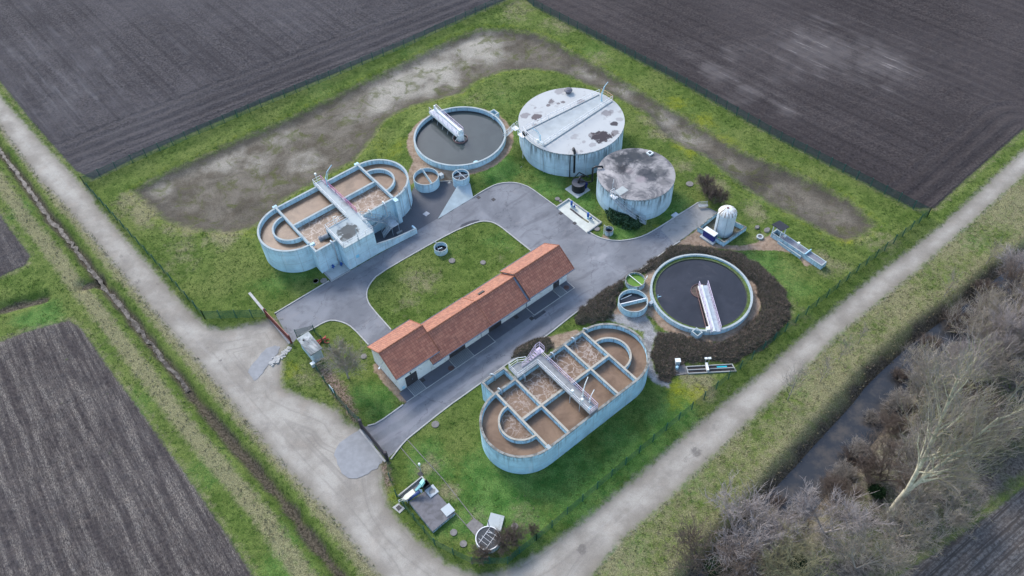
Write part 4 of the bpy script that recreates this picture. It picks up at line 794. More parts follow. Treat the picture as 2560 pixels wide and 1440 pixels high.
T4.part('water', MB().disc(u, v, .47, 6.5, 96), 'water_dark')
T4.part('algae_channel', MB().ring(u, v, 6.74, .62, .1, .56, 96), ['algae', 'algae'])
T4.part('overflow_weir', MB().ring(u, v, 6.46, .06, .1, .60, 96), plain('dark_weir_plate', (.06, .065, .07), .5, .2))
ob_ = UV(d(832, 1198), .9); T4.part('outlet_box', MB().pathwall([(ob_[0]-.45, ob_[1]-.5), (ob_[0]+.45, ob_[1]-.5), (ob_[0]+.45, ob_[1]+.5), (ob_[0]-.45, ob_[1]+.5)], .16, -.1, .92, True), ['wall', 'top'])
A, B, d_, p_ = bridge(T4, (61.45, 35.25), (66.35, 42.0), 1.25, 1.12)
T4.part('cable_duct', strip(MB(), A, B, .05, .4, 1.14, 1.34), 'white')
T4.part('stilling_ring', MB().ring(u+.1, v+.25, 1.28, .05, .3, .62, 48), ['ringred', 'ringred'])
T4.part('ring_floor', MB().disc(u+.1, v+.25, .50, 1.26, 40), plain('brown_scum', (.10, .075, .06), .7, .4, 2.))
T4.part('center_column', MB().cyl(u-.1, v-.1, .3, 1.1, .4, n=20), 'ringred')
T4.part('scraper_beam', MB().tube([(*(B+p_*.9), .6), (*(A+p_*1.0+d_*.8), .6)], .05, 5).tube([(*(B+p_*.7), 1.0), (*(A+p_*.7+d_*1.), .95)], .04, 5), 'ringred')
T4.part('drive_motor', MB().obox(*(A+d_*.55-p_*-.95), .7, .55, .5, .65, math.atan2(d_[1], d_[0])), 'white')
T4.part('skimmer', MB().tube([W0 for W0 in [(60.2, 44.9, .5), (60.1, 44.8, 1.0), (60.5, 44.6, 1.0)]], .06, 5).tube([(60.4, 45.1, .5), (60.4, 45.1, .95)], .05, 5), 'paleblue')

# small open shells
def shell(name, label, u, v, r, z0, z1, zw, wmat, mats=('wall', 'top'), th=.14, n=48):
    t_ = Thing(name, label, 'shaft', (u, v, z0)); t_.part('wall', MB().ring(u, v, r-th/2, th, z0-.3, z1, n), list(mats)); t_.part('water', MB().disc(u, v, zw, r-th*.6, 32), wmat); return t_
S1 = shell('open_shaft', 'round open concrete shaft with upright divider beside the round end of the pale tank', 49.67, 87.18, 2.12, 0, 1.75, 1.0, 'sludge')
S1.part('divider', MB().pathwall([(49.5, 85.2), (50.3, 89.1)], .12, .3, 1.72), ['wall', 'top']); S1.part('pipe', MB().tube([(50.0, 89.2, 1.9), (50.0, 88.9, 2.0), (50.05, 88.4, 1.2)], .05, 6), 'galv')
S1.part('side_box', MB().box(51.7, 86.0, .6, 52.4, 86.7, 1.35), 'slab')
S2 = shell('open_shaft', 'narrower round shaft with crossing pipes at the foot of the grey-water clarifier', 54.07, 83.5, 1.41, .2, 1.95, 1.45, 'water_dark')
S2.part('pipe', MB().tube([(53.0, 84.0, 1.7), (55.1, 83.0, 1.7)], .06, 6).tube([(54.1, 84.9, 2.05), (54.1, 82.2, 2.05)], .05, 6).tube([(53.3, 83.0, 1.6), (54.6, 84.3, 1.6)], .04, 6), 'galv')
S3 = shell('open_shaft', 'small round shaft holding bright green algae water', 60.08, 49.31, 1.46, 0, .92, .55, 'algae_water', ('wall_dirty', 'top_dirty'), .12)
S3.part('bar', MB().box(60.0, 47.95, .82, 60.1, 50.7, .88), 'rail_white'); S3.part('pipe', MB().tube([(61.0, 48.4, .5), (61.3, 48.3, 1.2), (61.7, 48.5, 1.2)], .06, 6), 'white')
S4 = shell('open_shaft', 'round shaft split in two, brown sludge in its near half', 56.84, 46.56, 2.12, 0, 1.2, .45, 'sludge', ('wall', 'top'))
S4.part('divider', MB().pathwall([(55.5, 48.1), (58.3, 45.1)] if 0 else [(55.05, 47.3), (58.55, 45.7)], .14, .1, 1.16), ['wall', 'rail_white'])
S4.part('ladder', MB().tube([(56.2, 48.3, .3), (56.2, 48.3, 1.5)], .04, 5).tube([(56.6, 48.4, .3), (56.6, 48.4, 1.5)], .04, 5).tube([(55.8, 48.0, .9), (57.6, 47.6, .9)], .05, 5), 'galv')
S4.part('back_water', MB().add([(56.84+1.95*math.cos(x), 46.56+1.95*math.sin(x), .47) for x in np.linspace(R(-23), R(157), 24)], [tuple(range(24))]), 'water_dark')
S4.part('side_box', MB().box(58.6, 44.7, -.1, 59.3, 45.2, .6), 'galv')
S5 = shell('open_shaft', 'small round shaft with pipes standing on the central lawn near its kerb', 42.45, 73.41, 1.04, 0, .98, .25, 'dark', ('wall', 'top'), .1, 36)
S5.part('pipe', MB().tube([(42.2, 74.0, .3), (42.2, 74.0, 1.6), (42.0, 74.6, 1.7)], .05, 6).tube([(41.9, 73.4, .3), (42.0, 73.4, .8), (42.6, 73.2, .8)], .09, 6), 'galv')
S6 = shell('open_shaft', 'smallest round shaft with angled lifting arm on the grass by the clipped hedge', 64.34, 59.22, .69, 0, .92, .3, 'dark', ('wall_dirty', 'top_dirty'), .09, 32)
S6.part('lifting_arm', MB().tube([(63.6, 59.6, 0), (63.6, 59.6, 2.0)], .045, 5).tube([(63.6, 59.6, 1.9), (64.4, 59.4, 1.1)], .04, 5), 'rail_white')

# ---------------------------------------------------------------- covered storage tanks
bu, bv = 74.58, 79.28
def rel(R_, pts, z, u0, v0): 
    o_ = []
    for (x, y, r_, st, colr) in pts:
        q = UV(R_(x, y), z); o_.append((q[0]-u0, q[1]-v0, r_, st, colr))
    return o_
DK = (.105, .08, .082); D2 = (.21, .185, .185)
M['roof_big'] = roof_conc('white_stained_roof', (.48, .48, .46), rel(c, [(975, 605, 1.75, .97, (.045, .035, .04)), (1105, 475, .75, .95, (.055, .045, .05)), (1020, 375, .9, .75, D2), (325, 410, 1.0, .9, DK), (210, 390, .9, .75, D2), (480, 255, .7, .8, DK), (440, 292, .4, .8, DK), (590, 258, .45, .8, DK), (545, 275, .3, .7, DK), (305, 490, .45, .7, D2), (780, 262, .9, .7, D2), (870, 300, .5, .5, D2), (560, 150, 1.1, .6, D2), (1110, 570, .8, .7, DK), (1150, 435, .7, .45, D2), (890, 690, .7, .5, D2), (800, 655, .4, .5, D2), (770, 755, .4, .5, D2), (310, 318, .35, .6, D2), (1070, 355, .5, .6, D2), (870, 590, .5, .6, DK)], 4.85, bu, bv), False)
M['roof_small'] = roof_conc('black_mottled_roof', (.34, .315, .30), rel(c, [(1300, 800, 1.9, 0.94, (0.04, 0.045, 0.05)), (1160, 830, 1.6, 0.94, (0.04, 0.045, 0.05)), (1430, 840, 1.5, 0.81, (0.05, 0.055, 0.06)), (1450, 1000, 1.6, 0.88, (0.04, 0.045, 0.055)), (1180, 930, 1.3, 1.00, (0.045, 0.043, 0.045)), (1400, 960, 1.2, 0.81, (0.045, 0.048, 0.055)), (1560, 960, 1.4, 0.74, (0.045, 0.05, 0.055)), (1260, 960, .75, 1.00, (0.31, 0.27, 0.26)), (1370, 1035, .8, 1.00, (0.29, 0.25, 0.25)), (1040, 960, 1.5, 0.81, (0.46, 0.42, 0.39)), (1600, 1060, 1.0, 0.54, (0.06, 0.06, 0.065))], 4.5, 73.41, 62.82), True)
T5 = Thing('storage_tank', 'wide round concrete tank with whitish flat roof and two long railings across it', 'tank', (bu, bv, 0))
T5.part('wall', MB().cyl(bu, bv, -.1, 4.7, 8.86, n=128, cap=False), ['wall_dirty']); zt = 4.85
T5.part('roof', MB().cyl(bu, bv, 4.66, zt, 8.94, n=128, mi=0, top=1), ['wall_dirty', 'roof_big'])
T5.part('cover_slab', MB().prism([(67.1, 81.9), (66.6, 77.3), (83.0, 78.35), (82.6, 81.0)], zt-.02, zt+.03), plain('smooth_slab', (.42, .44, .43), .9, .1, .6))
for A, B in (((67.02, 82.1), (82.75, 81.1)), ((66.6, 77.1), (83.1, 78.25))):
    kb = T5.part('kerb_beam', MB().pathwall([A, B], .13, zt, zt+.16, False, 0, 0), plain('dull_beam', (.30, .33, .34), .7, .1)); T5.part('railing', MB().rail([(*A, zt+.1), (*B, zt+.1)], 1.05, 1.55, .03), 'rail_white', kb)
arc = lambda a0, a1, r_, n, z: [(bu+r_*math.cos(a0+(a1-a0)*i/n), bv+r_*math.sin(a0+(a1-a0)*i/n), z) for i in range(n+1)]
T5.part('railing', MB().rail(arc(R(-7), R(12), 8.7, 4, zt+.05), 1.1, 1.6, .03), plain('orange_rail', (.62, .36, .24), .6, .1)); T5.part('railing', MB().rail(arc(R(160), R(196), 8.65, 5, zt+.05), 1.1, 1.3, .03, toe=True), 'rail_white')
q = UV(c(643, 150), 5.2); T5.part('vent', MB().cyl(q[0], q[1], zt, zt+.55, .45, .45, n=24).cyl(q[0], q[1], zt+.5, zt+.62, .74, .72, n=24).cyl(q[0], q[1], zt+.62, zt+.82, .72, .3, n=24), plain('dark_vent', (.12, .12, .14), .6, .2))
q = UV(c(975, 250), zt); T5.part('crane', crane(q[0], q[1], zt, R(10), 2.6, 1.6), 'paleblue')
q = UV(c(362, 665), zt); T5.part('crane', crane(q[0], q[1], zt, R(120), 2.2, 1.4), 'paleblue'); T5.part('pump_unit', MB().box(q[0]-.3, q[1]-.9, zt, q[0]+.1, q[1]-.2, zt+.5).cyl(q[0]-.2, q[1]+.5, zt, zt+.4, .2, n=12), 'white')
q = UV(c(180, 590), zt); T5.part('platform', MB().obox(q[0]+.25, q[1], zt-.1, 1.4, 1.3, .1, 0).rail([(q[0]-.4, q[1]-.6, zt), (q[0]-.4, q[1]+.6, zt)], 1.05, 1.).tube([(q[0]-.35, q[1]-.5, 0), (q[0]-.35, q[1]-.5, zt)], .05, 6), 'rail_white')
q = UV(c(110, 590), 3.6); sm = MB(); grid_stairs(sm, (q[0]+.7, q[1]+.6, zt-.3), (q[0]+.4, q[1]+3.4, .8), .7, 10); sm.obox(q[0]+.5, q[1]+.4, zt-.4, 1.0, 1.0, .1); T5.part('stairs', sm, 'rail_white')
for px in ((395, 735), ):
    q = UV(c(*px), zt); T5.part('downpipe', MB().tube([(q[0], q[1], 0), (q[0], q[1], zt)], .06, 6), 'galv')
q = UV(c(705, 770), zt); q2 = UV(c(657, 800), 4.6)
T5.part('black_pipe', MB().tube([(q[0]+.25, q[1]+.5, zt+.1), (q[0]+.2, q[1]+.45, zt+.55), (q[0]-.05, q[1]-.05, zt+.55), (q[0]-.1, q[1]-.15, zt), (q[0]-.1, q[1]-.15, .9)], .21, 12), 'blackpipe', smooth=True)
T5.part('black_pipe', MB().tube([(q2[0], q2[1]-.1, 0), (q2[0], q2[1]-.1, 4.9)], .08, 8), 'blackpipe', smooth=True)
su, sv = 73.41, 62.82
T6 = Thing('storage_tank', 'smaller round concrete tank with black-stained roof behind the clipped hedge', 'tank', (su, sv, 0)); zt = 4.5
T6.part('wall', MB().cyl(su, sv, -.1, 4.38, 6.07, n=96, cap=False), ['wall_dirty']); T6.part('roof', MB().cyl(su, sv, 4.34, zt, 6.13, n=96, mi=0, top=1), ['wall_dirty', 'roof_small'])
q = UV(c(1458, 778), zt); T6.part('hatch', MB().pathwall([(q[0]-.35, q[1]-.35), (q[0]+.35, q[1]-.35), (q[0]+.35, q[1]+.35), (q[0]-.35, q[1]+.35)], .14, zt, zt+.25, True, 0, 0), 'white')
q = UV(c(985, 925), zt); T6.part('black_pipe', MB().tube([(q[0]+.1, q[1]+.1, zt+.1), (q[0], q[1]+.1, zt+.35), (q[0]-.8, q[1]+.75, zt+.35), (q[0]-1.15, q[1]+1.0, zt+.1), (q[0]-1.15, q[1]+1.0, 1.8)], .16, 10), 'blackpipe', smooth=True)
T6.part('black_pipe', MB().tube([(q[0]-1.15, q[1]+1.0, 1.8), (69.0, 68.6, 1.4), (67.5, 69.6, 1.9)], .10, 8), 'blackpipe', smooth=True)
q = UV(k(845, 720), zt); q2 = UV(k(1215, 1040), 0)
sm = MB(); sm.obox(q[0], q[1], zt-.1, 1., 1.1, .1).rail([(q[0]-.4, q[1]-.5, zt), (q[0]-.45, q[1]+.5, zt), (q[0]+.4, q[1]+.5, zt)], 1.05, 1.); T6.part('platform', sm, 'rail_white')
ac = lambda t_: math.radians(t_); qa = math.atan2(q[1]-sv, q[0]-su); qb = math.atan2(q2[1]-sv, q2[0]-su)
sp = [(su+6.6*math.cos(qa+(qb-qa)*i/5), sv+6.6*math.sin(qa+(qb-qa)*i/5), zt*(1-i/5)) for i in range(6)]; sm = MB()
for i in range(5): grid_stairs(sm, sp[i], sp[i+1], .7, 4, True)
T6.part('stairs', sm, 'galv')
q = UV(k(925, 660), zt); T6.part('roof_plate', MB().obox(q[0], q[1], zt, 1.9, 1.3, .04), plain('plate_grey', (.38, .40, .38), .7, .1))
q = UV(k(845, 700), zt); T6.part('lifting_arm', MB().tube([(q[0]-.1, q[1]+.4, zt), (q[0]-.1, q[1]+.4, zt+2.)], .04, 5).tube([(q[0]-.1, q[1]+.4, zt+2.), (q[0]+.6, q[1]+.9, zt+2.2)], .03, 5), 'galv')
# odour filter
fu, fv = 67.49, 69.6
T7 = Thing('filter_vessel', 'black cylindrical vessel with elbow pipe on a square concrete base between two storage tanks', 'vessel', (fu, fv, 0))
T7.part('base', MB().box(fu-1.6, fv-1.45, -.1, fu+1.35, fv+1.5, .1), 'slab'); T7.part('body', MB().cyl(fu, fv, .1, 1.55, 1.1, n=40, mi=0, top=1), ['black', plain('grey_lid', (.10, .10, .11), .5, .15)])
T7.part('elbow_pipe', MB().tube([(fu, fv, 1.5), (fu, fv, 2.0), (fu+.35, fv+.1, 2.3), (fu+1.0, fv+.3, 2.2), (fu+1.4, fv+.2, 1.9)], .2, 10), 'blackpipe', smooth=True); T7.part('pipe', MB().tube([(fu+.1, fv+1.2, .9), (fu+.3, fv+1.6, 1.1), (fu+1.2, fv+1.2, 2.2), (fu+2.1, fv-.2, 1.6)], .1, 8), 'blackpipe')
T7.part('fan', MB().cyl(fu+1.1, fv-.5, .1, .9, .25, n=14).obox(fu+1.2, fv-.5, .6, .4, .4, .4), 'darkblue')
# white silo in its bund
zu, zv = 77.74, 47.83
T8 = Thing('bund', 'square low concrete bund wall with wet floor around the white silo', 'basin', (77.5, 48.2, 0)); T8.part('wall', MB().pathwall([(74.95, 50.45), (75.45, 45.8), (80.35, 45.75), (79.35, 50.75)], .2, -.1, .9, True), ['wall_rim', 'top_dirty'])
T8.part('floor', MB().prism([(75, 50.3), (75.5, 45.9), (80.3, 45.9), (79.3, 50.6)], -.1, .03), plain('wet_brown_floor', (.10, .085, .045), .4, .4, .8, dirt=(.24, .22, .18)))
T9 = Thing('silo', 'white cylindrical silo with rust-streaked domed top standing in the bund', 'silo', (zu, zv, 0)); rS = 1.42
T9.part('body', MB().cyl(zu, zv, .05, 4.2, rS, n=48, cap=False), plain('silo_white', (.60, .66, .68), .5, .08, .8, dirt=(.48, .53, .54)), smooth=True)
dm = MB(); prof = [(rS, 4.2), (1.25, 4.5), (.95, 4.72), (.55, 4.86), (.14, 4.92)]
for i in range(4): dm.cyl(zu, zv, prof[i][1], prof[i+1][1], prof[i][0], prof[i+1][0], n=48, cap=(i == 3))
t = NT('rusty_dome', .6, .3); P = t.obj(); q = t.sep(P); an = t.ma('ARCTAN2', q[1], q[0]); rd = t.ma('SQRT', t.ma('ADD', t.ma('MULTIPLY', q[0], q[0]), t.ma('MULTIPLY', q[1], q[1])))
f = t.noise(t.comb(t.ma('MULTIPLY', an, 4.5), t.ma('MULTIPLY', rd, .8), 0.), 1., 3, .7); f = t.ma('MULTIPLY', t.ss(f, .46, .58), t.ss(rd, .45, .9))
T9.part('dome', dm, t.out(t.mix(t.ma('MULTIPLY', f, .85), (.72, .72, .68), (.20, .14, .09)))); T9.part('ladder', MB().tube([(zu-1.1, zv-1.0, .1), (zu-1.1, zv-1.0, 4.4), (zu-.3, zv-.1, 5.0)], .04, 5), 'galv')
T9.part('fill_pipe', MB().tube([(zu-1.45, zv+.3, .1), (zu-1.45, zv+.3, 4.7), (zu-.3, zv+.25, 5.05)], .035, 5), 'dark'); T9.part('manhole_lid', MB().cyl(zu+.05, zv+.15, 4.9, 5.0, .2, n=16), 'ringred')
T10 = Thing('cabinet', 'dark blue cabinet with white lid leaning on the bund', 'cabinet', (74.7, 48.7, 0)); q = UV(e(445, 640), .3)
T10.part('body', MB().obox(75.0, 48.25, .25, .8, 2.0, 1.25, R(3)), 'darkblue'); T10.part('lid', MB().obox(75.0, 48.25, 1.5, .95, 2.15, .1, R(3)), 'white'); T10.part('plinth', MB().obox(74.85, 48.2, 0, 1.3, 2.5, .25, R(3)), 'slab')
for (x, y, mt, lb) in ((480, 720, 'paleblue', 'pale blue drum beside the blue cabinet'), (525, 738, 'paleblue', 'pale blue drum in the middle of the row by the bund'), (572, 720, 'teal', 'teal can between the pale drums and the hose reel')):
    q = UV(e(x, y), .2); single('drum', lb, 'drum', MB().cyl(q[0], q[1], 0, .45, .21, n=16).cyl(q[0], q[1], .45, .5, .2, .14, n=16), mt, (q[0], q[1], 0))
q = UV(e(630, 770), .3); single('hose_reel', 'green coiled hose against the bund wall', 'hose', MB().tube([(q[0]+.1*math.sin(x*3), q[1]+.3*math.cos(x), .45+.33*math.sin(x)) for x in np.linspace(0, 6*PI, 46)], .05, 5), 'hose_green', (q[0], q[1], 0))
# bench
q = UV(e(370, 225), .3); T11 = Thing('bench', 'weathered pale bench at the end of the concrete pad', 'bench', (q[0], q[1], 0)); bx, by = q; o_ = R(8)
T11.part('seat', MB().obox(bx, by, .42, 1.5, .55, .05, R(-35)), 'bench')
for s_ in (-1, 1):
    cx_, cy_ = bx+s_*.65*math.cos(R(-35)), by+s_*.65*math.sin(R(-35)); T11.part('leg', MB().tube([(cx_, cy_, 0), (cx_, cy_, .42)], .04, 4), 'bench'); hx, hy = -.27*math.sin(R(-35)), .27*math.cos(R(-35)); T11.part('back_post', MB().tube([(cx_+hx, cy_+hy, 0), (cx_+hx*1.3, cy_+hy*1.3, 1.0)], .04, 4), 'bench')
T11.part('backrest', MB().obox(bx-.33*math.sin(R(-35)), by+.33*math.cos(R(-35)), .85, 1.5, .04, .12, R(-35)).obox(bx-.31*math.sin(R(-35)), by+.31*math.cos(R(-35)), .6, 1.5, .04, .08, R(-35)), 'bench')
# ---------------------------------------------------------------- building
t = NT('clay_tiles', .5, .45); s = t.sep(t.att('sc', True)); P = t.pos()
cs = t.ma('FLOOR', t.ma('DIVIDE', s[0], .30)); cdn = t.ma('FLOOR', t.ma('DIVIDE', s[1], .42)); cell = t.noise(t.comb(t.ma('MULTIPLY', cs, 1.37), t.ma('MULTIPLY', cdn, 2.11), 0.), 1., 0, .5)
cl = t.mix(t.ss(cell, .25, .75), (.30, .105, .062), (.42, .165, .097))
cl = t.mix(t.ss(t.noise(P, .7, 5, .65), .5, .72, 0, .45), cl, (.19, .085, .055)); cl = t.mix(t.ss(t.noise(P, 3., 4, .7), .56, .75, 0, .4), cl, (.46, .20, .12))
fs = t.ma('FRACT', t.ma('DIVIDE', s[0], .30)); fd = t.ma('FRACT', t.ma('DIVIDE', s[1], .42))
cl = t.mix(t.ss(fd, .80, .97, 0, .55), cl, (.06, .022, .016)); cl = t.mix(t.ss(t.ma('ABSOLUTE', t.ma('SUBTRACT', fs, .5)), .38, .5, 0, .35), cl, (.09, .03, .02))
hb = t.ma('ADD', t.ma('MULTIPLY', t.ma('SINE', t.ma('MULTIPLY', s[0], 2*PI/.30)), .5), t.ma('MULTIPLY', fd, 1.2)); t.bump(hb, .7, .05); M['tiles'] = t.out(cl)
M['verge'] = plain('clay_verge', (.30, .12, .07), .8, .3, 3.)
BT = Thing('treatment_building', 'long low cream building with stepped clay-tiled roofs in four sections', 'building', (38, 59, 0))
def gable(u0, u1, vs, vn, ze, vr, zr, ws, wn, wu0, wu1, gw=True, ge=True, wname='wall'):
    vm = [(vs, ze, vr, zr), (vn, ze, vr, zr)]; mb = MB(); th = .13
    for (v0, z0, v1, z1) in vm:
        L = math.hypot(v1-v0, z1-z0); A = [(u0, v0, z0), (u1, v0, z0), (u1, v1, z1), (u0, v1, z1)]; 
        f_ = (0, 1, 2, 3) if v0 < v1 else (3, 2, 1, 0); mb.add(A, [f_], 0, [(u0, L, 0), (u1, L, 0), (u1, 0, 0), (u0, 0, 0)])
        Bq = [(x, y, z-th) for x, y, z in A]; mb.add(Bq, [f_[::-1]], 1); mb.add([A[0], A[1], Bq[1], Bq[0]], [(0, 1, 2, 3)], 1)
        for i, j in ((0, 3), (1, 2)): mb.add([A[i], A[j], Bq[j], Bq[i]], [(0, 1, 2, 3)], 1)
    rf = BT.part('roof', mb, ['tiles', 'verge'])
    BT.part('ridge', MB().tube([(u0-.02, vr, zr+.0), (u1+.02, vr, zr+.0)], .1, 6), 'verge', rf)
    for uu_ in (u0, u1): BT.part('verge', MB().tube([(uu_, vs, ze+.02), (uu_, vr, zr+.03), (uu_, vn, ze+.02)], .055, 4), 'verge', rf)
    BT.part('gutter', MB().tube([(u0, vs-.06, ze-.05), (u1, vs-.06, ze-.05)], .07, 6).tube([(u0, vn+.06, ze-.05), (u1, vn+.06, ze-.05)], .07, 6), 'gutter', rf)
    sl_ = (zr-ze)/(vr-vs); zs = ze+sl_*(ws-vs)-th-.02; zn = ze+(zr-ze)/(vn-vr)*(vn-wn)-th-.02; zp = zr-th-.03
    w_ = MB(); w_.add([(wu0, ws, -.1), (wu1, ws, -.1), (wu1, ws, zs), (wu0, ws, zs)], [(0, 1, 2, 3)]); w_.add([(wu0, wn, -.1), (wu1, wn, -.1), (wu1, wn, zn), (wu0, wn, zn)], [(3, 2, 1, 0)])
    for uu_, fl in ((wu0, 1), (wu1, 0)):
        F_ = (0, 1, 2, 3, 4); w_.add([(uu_, ws, -.1), (uu_, wn, -.1), (uu_, wn, zn), (uu_, vr, zp), (uu_, ws, zs)], [F_[::-1] if fl else F_])
    BT.part('wall', w_, 'cream')
gable(22.95, 29.9, 56.1, 63.05, 3.45, 59.6, 5.68, 56.4, 62.75, 23.3, 28.4)
gable(28.2, 38.1, 55.35, 61.9, 2.75, 58.62, 5.0, 56.35, 61.5, 28.42, 38.0)
gable(38.1, 45.15, 55.38, 61.88, 2.7, 58.63, 4.92, 56.37, 61.48, 38.02, 45.2)
gable(45.05, 53.5, 55.38, 62.02, 3.05, 58.7, 5.3, 56.33, 61.7, 45.22, 52.95)
def door(u0, u1, z1, v=56.33, leaves=2, mat='door', nm='door'):
    p_ = BT.part(nm, MB().box(u0, v-.05, .04, u1, v+.02, z1), mat)
    if leaves > 1: BT.part('frame', MB().box((u0+u1)/2-.03, v-.08, .04, (u0+u1)/2+.03, v-.05, z1).box(u0, v-.08, z1*.5, u1, v-.051, z1*.5+.06), 'darkgate', p_)
    BT.part('handle', MB().box((u0+u1)/2+.06, v-.11, 1.0, (u0+u1)/2+.1, v-.05, 1.15), 'galv', p_)
door(24.3, 26.1, 2.15, 56.38); door(31.4, 34.1, 2.1); door(38.3, 40.5, 2.1); door(50.3, 51.4, 2.0, 56.31, 1)
for (u0, u1, z0, z1, v_) in ((30.6, 31.15, 1.35, 1.85, 56.33), (41.6, 43.6, 1.4, 2.0, 56.35)):
    p_ = BT.part('window', MB().box(u0, v_-.06, z0, u1, v_, z1), 'glass'); BT.part('frame', MB().pathwall([(u0, v_-.05), (u1, v_-.05)], .08, z1, z1+.06, False, 0, 0).pathwall([(u0, v_-.05), (u1, v_-.05)], .1, z0-.06, z0, False, 0, 0), 'white', p_)
BT.part('downpipe', MB().tube([(44.9, 55.5, 2.6), (45.15, 56.2, 2.3), (45.15, 56.25, 0)], .05, 6), 'gutter'); BT.part('valley_gutter', MB().prism([(44.85, 55.4), (45.12, 55.4), (45.12, 58.6), (44.85, 58.6)], 0, .01) if 0 else MB().add([(44.72, 55.4, 2.8), (45.04, 55.4, 2.8), (45.04, 58.6, 4.97), (44.72, 58.6, 4.97)], [(0, 1, 2, 3)]), 'gutter')
BT.part('downpipe', MB().tube([(36.9, 55.4, 2.65), (36.9, 56.28, 2.4), (36.9, 56.28, 0)], .04, 6), 'gutter')
q = UV(g(1072, 508), 4.2); BT.part('roof_hatch', MB().add([(q[0]-.5, 59.75, 4.30), (q[0]+.5, 59.75, 4.30), (q[0]+.5, 60.25, 3.97), (q[0]-.5, 60.25, 3.97)], [(0, 1, 2, 3)]).add([(q[0]-.5, 59.75, 4.2), (q[0]+.5, 59.75, 4.2), (q[0]+.5, 59.75, 4.3), (q[0]-.5, 59.75, 4.3)], [(0, 1, 2, 3)]), 'iron')
BT.part('wall_lamp', MB().tube([(23.3, 59.2, 4.2), (22.2, 58.6, 4.25)], .04, 5).obox(22.1, 58.55, 4.15, .35, .2, .12, R(30)), 'galv')
BT.part('wall_lamp', MB().box(25.1, 56.2, 2.5, 25.25, 56.36, 2.65), 'dark'); BT.part('meter_box', MB().box(23.6, 56.3, .2, 24.0, 56.38, .7), 'paleblue')
BT.part('side_canopy', MB().add([(23.6, 62.9, 2.6), (25.6, 62.9, 2.6), (25.6, 63.9, 2.2), (23.6, 63.9, 2.2), (23.6, 62.9, 2.5), (25.6, 62.9, 2.5), (25.6, 63.9, 2.1), (23.6, 63.9, 2.1)], [(0, 1, 2, 3), (7, 6, 5, 4), (3, 2, 6, 7), (0, 3, 7, 4), (1, 5, 6, 2)]), 'verge')

# ---------------------------------------------------------------- small structures
# pump pit
TP = Thing('pump_pit', 'shallow pale concrete pit with drain channel beside the road bend', 'pit', (63.4, 65, 0))
TP.part('floor', MB().prism([(62.0, 68.75), (64.6, 68.8), (64.8, 61.6), (61.85, 61.5)], -.1, .015), plain('pale_pit_floor', (.56, .57, .50), .8, .1, .9))
TP.part('kerb', MB().pathwall([(61.95, 68.75), (64.7, 68.85), (64.95, 61.6), (61.9, 61.45)], .2, -.1, .28), ['slab', 'kerb'])
def jv(x, y, z=0): return UV(j3(x, y), z)
A = jv(545, 500); B = jv(915, 790); C_ = jv(1100, 915); TP.part('channel', MB().pathwall([A, B], .32, 0, .03, False, 0, 0), 'iron'); TP.part('channel', MB().pathwall([B, C_], .28, 0, .026, False, 0, 0), plain('olive_channel', (.16, .15, .08), .8, .2))
for (x, y, lb) in ((585, 440, 'blue pump with fittings at the upper end of the pit drain'), (1080, 790, 'blue pump with grey pipework at the lower end of the pit drain')):
    q = jv(x, y); t_ = Thing('pump', lb, 'pump', (q[0], q[1], .02), group='pumps in the pale pit'); 
    t_.part('body', MB().cyl(q[0], q[1], .02, .45, .2, n=14), 'paleblue'); t_.part('motor', MB().cyl(q[0], q[1]+.02, .45, 1.15, .19, n=14), 'blue'); t_.part('pipe', MB().tube([(q[0], q[1], .25), (q[0]+.15, q[1]-.7, .25), (q[0]+.0, q[1]-1.0, .5)], .09, 8), 'galv'); t_.part('valve', MB().cyl(q[0]+.12, q[1]-.55, .2, .55, .14, n=10), 'blue')
for (x, y, rot) in ((265, 640, 0), (680, 938, 0)):
    q = jv(x, y); struct('drain_grate', MB().obox(q[0], q[1], -.02, .55, .55, .045), 'iron', TH)
# channel with shelter
TC = Thing('flow_channel', 'long raised pale concrete channel with grating running down the grass slope', 'channel', (82.9, 37, 0))
TC.part('wall', MB().pathwall([(82.35, 42.3), (83.5, 42.3), (83.5, 33.35), (82.45, 33.35)], .16, -.2, .9, True), ['wall', 'top']); TC.part('grating', MB().box(82.45, 33.45, .75, 83.4, 41.0, .82), plain('grey_grating', (.20, .20, .22), .6, .2, 4.)); TC.part('ledge', MB().pathwall([(82.05, 40.8), (82.0, 36.6)], .2, -.1, .5), ['wall', 'top'])
TC.part('gate_plate', MB().box(82.2, 36.15, .9, 83.7, 36.3, 1.2), 'paleblue')
sh_ = Thing('shelter', 'small open shelter with dark flat roof over the channel head', 'shelter', (83.1, 41.7, 0))
sh_.part('roof', MB().prism([(82.3, 42.75), (83.85, 42.5), (83.85, 40.65), (82.3, 40.9)], 2.3, 2.4), plain('dark_roof_sheet', (.025, .027, .035), .6, .2))
for q in ((82.5, 42.4), (83.6, 42.3), (83.6, 41.0), (82.5, 41.0)): sh_.part('post', MB().box(q[0]-.06, q[1]-.06, 0, q[0]+.06, q[1]+.06, 2.3), 'white')
for (x, y, lb) in ((1895, 825, 'white meter box on a pole halfway along the raised channel'), (1680, 705, 'low white meter box near the shelter posts')):
    q = UV(e(x, y), 1.4); t_ = Thing('meter_box', lb, 'meter', (q[0], q[1], 0)); t_.part('pole', MB().tube([(q[0], q[1], 0), (q[0], q[1], 1.4)], .04, 5), 'galv'); t_.part('box', MB().box(q[0]-.18, q[1]-.15, 1.3, q[0]+.18, q[1]+.15, 1.6), 'white')
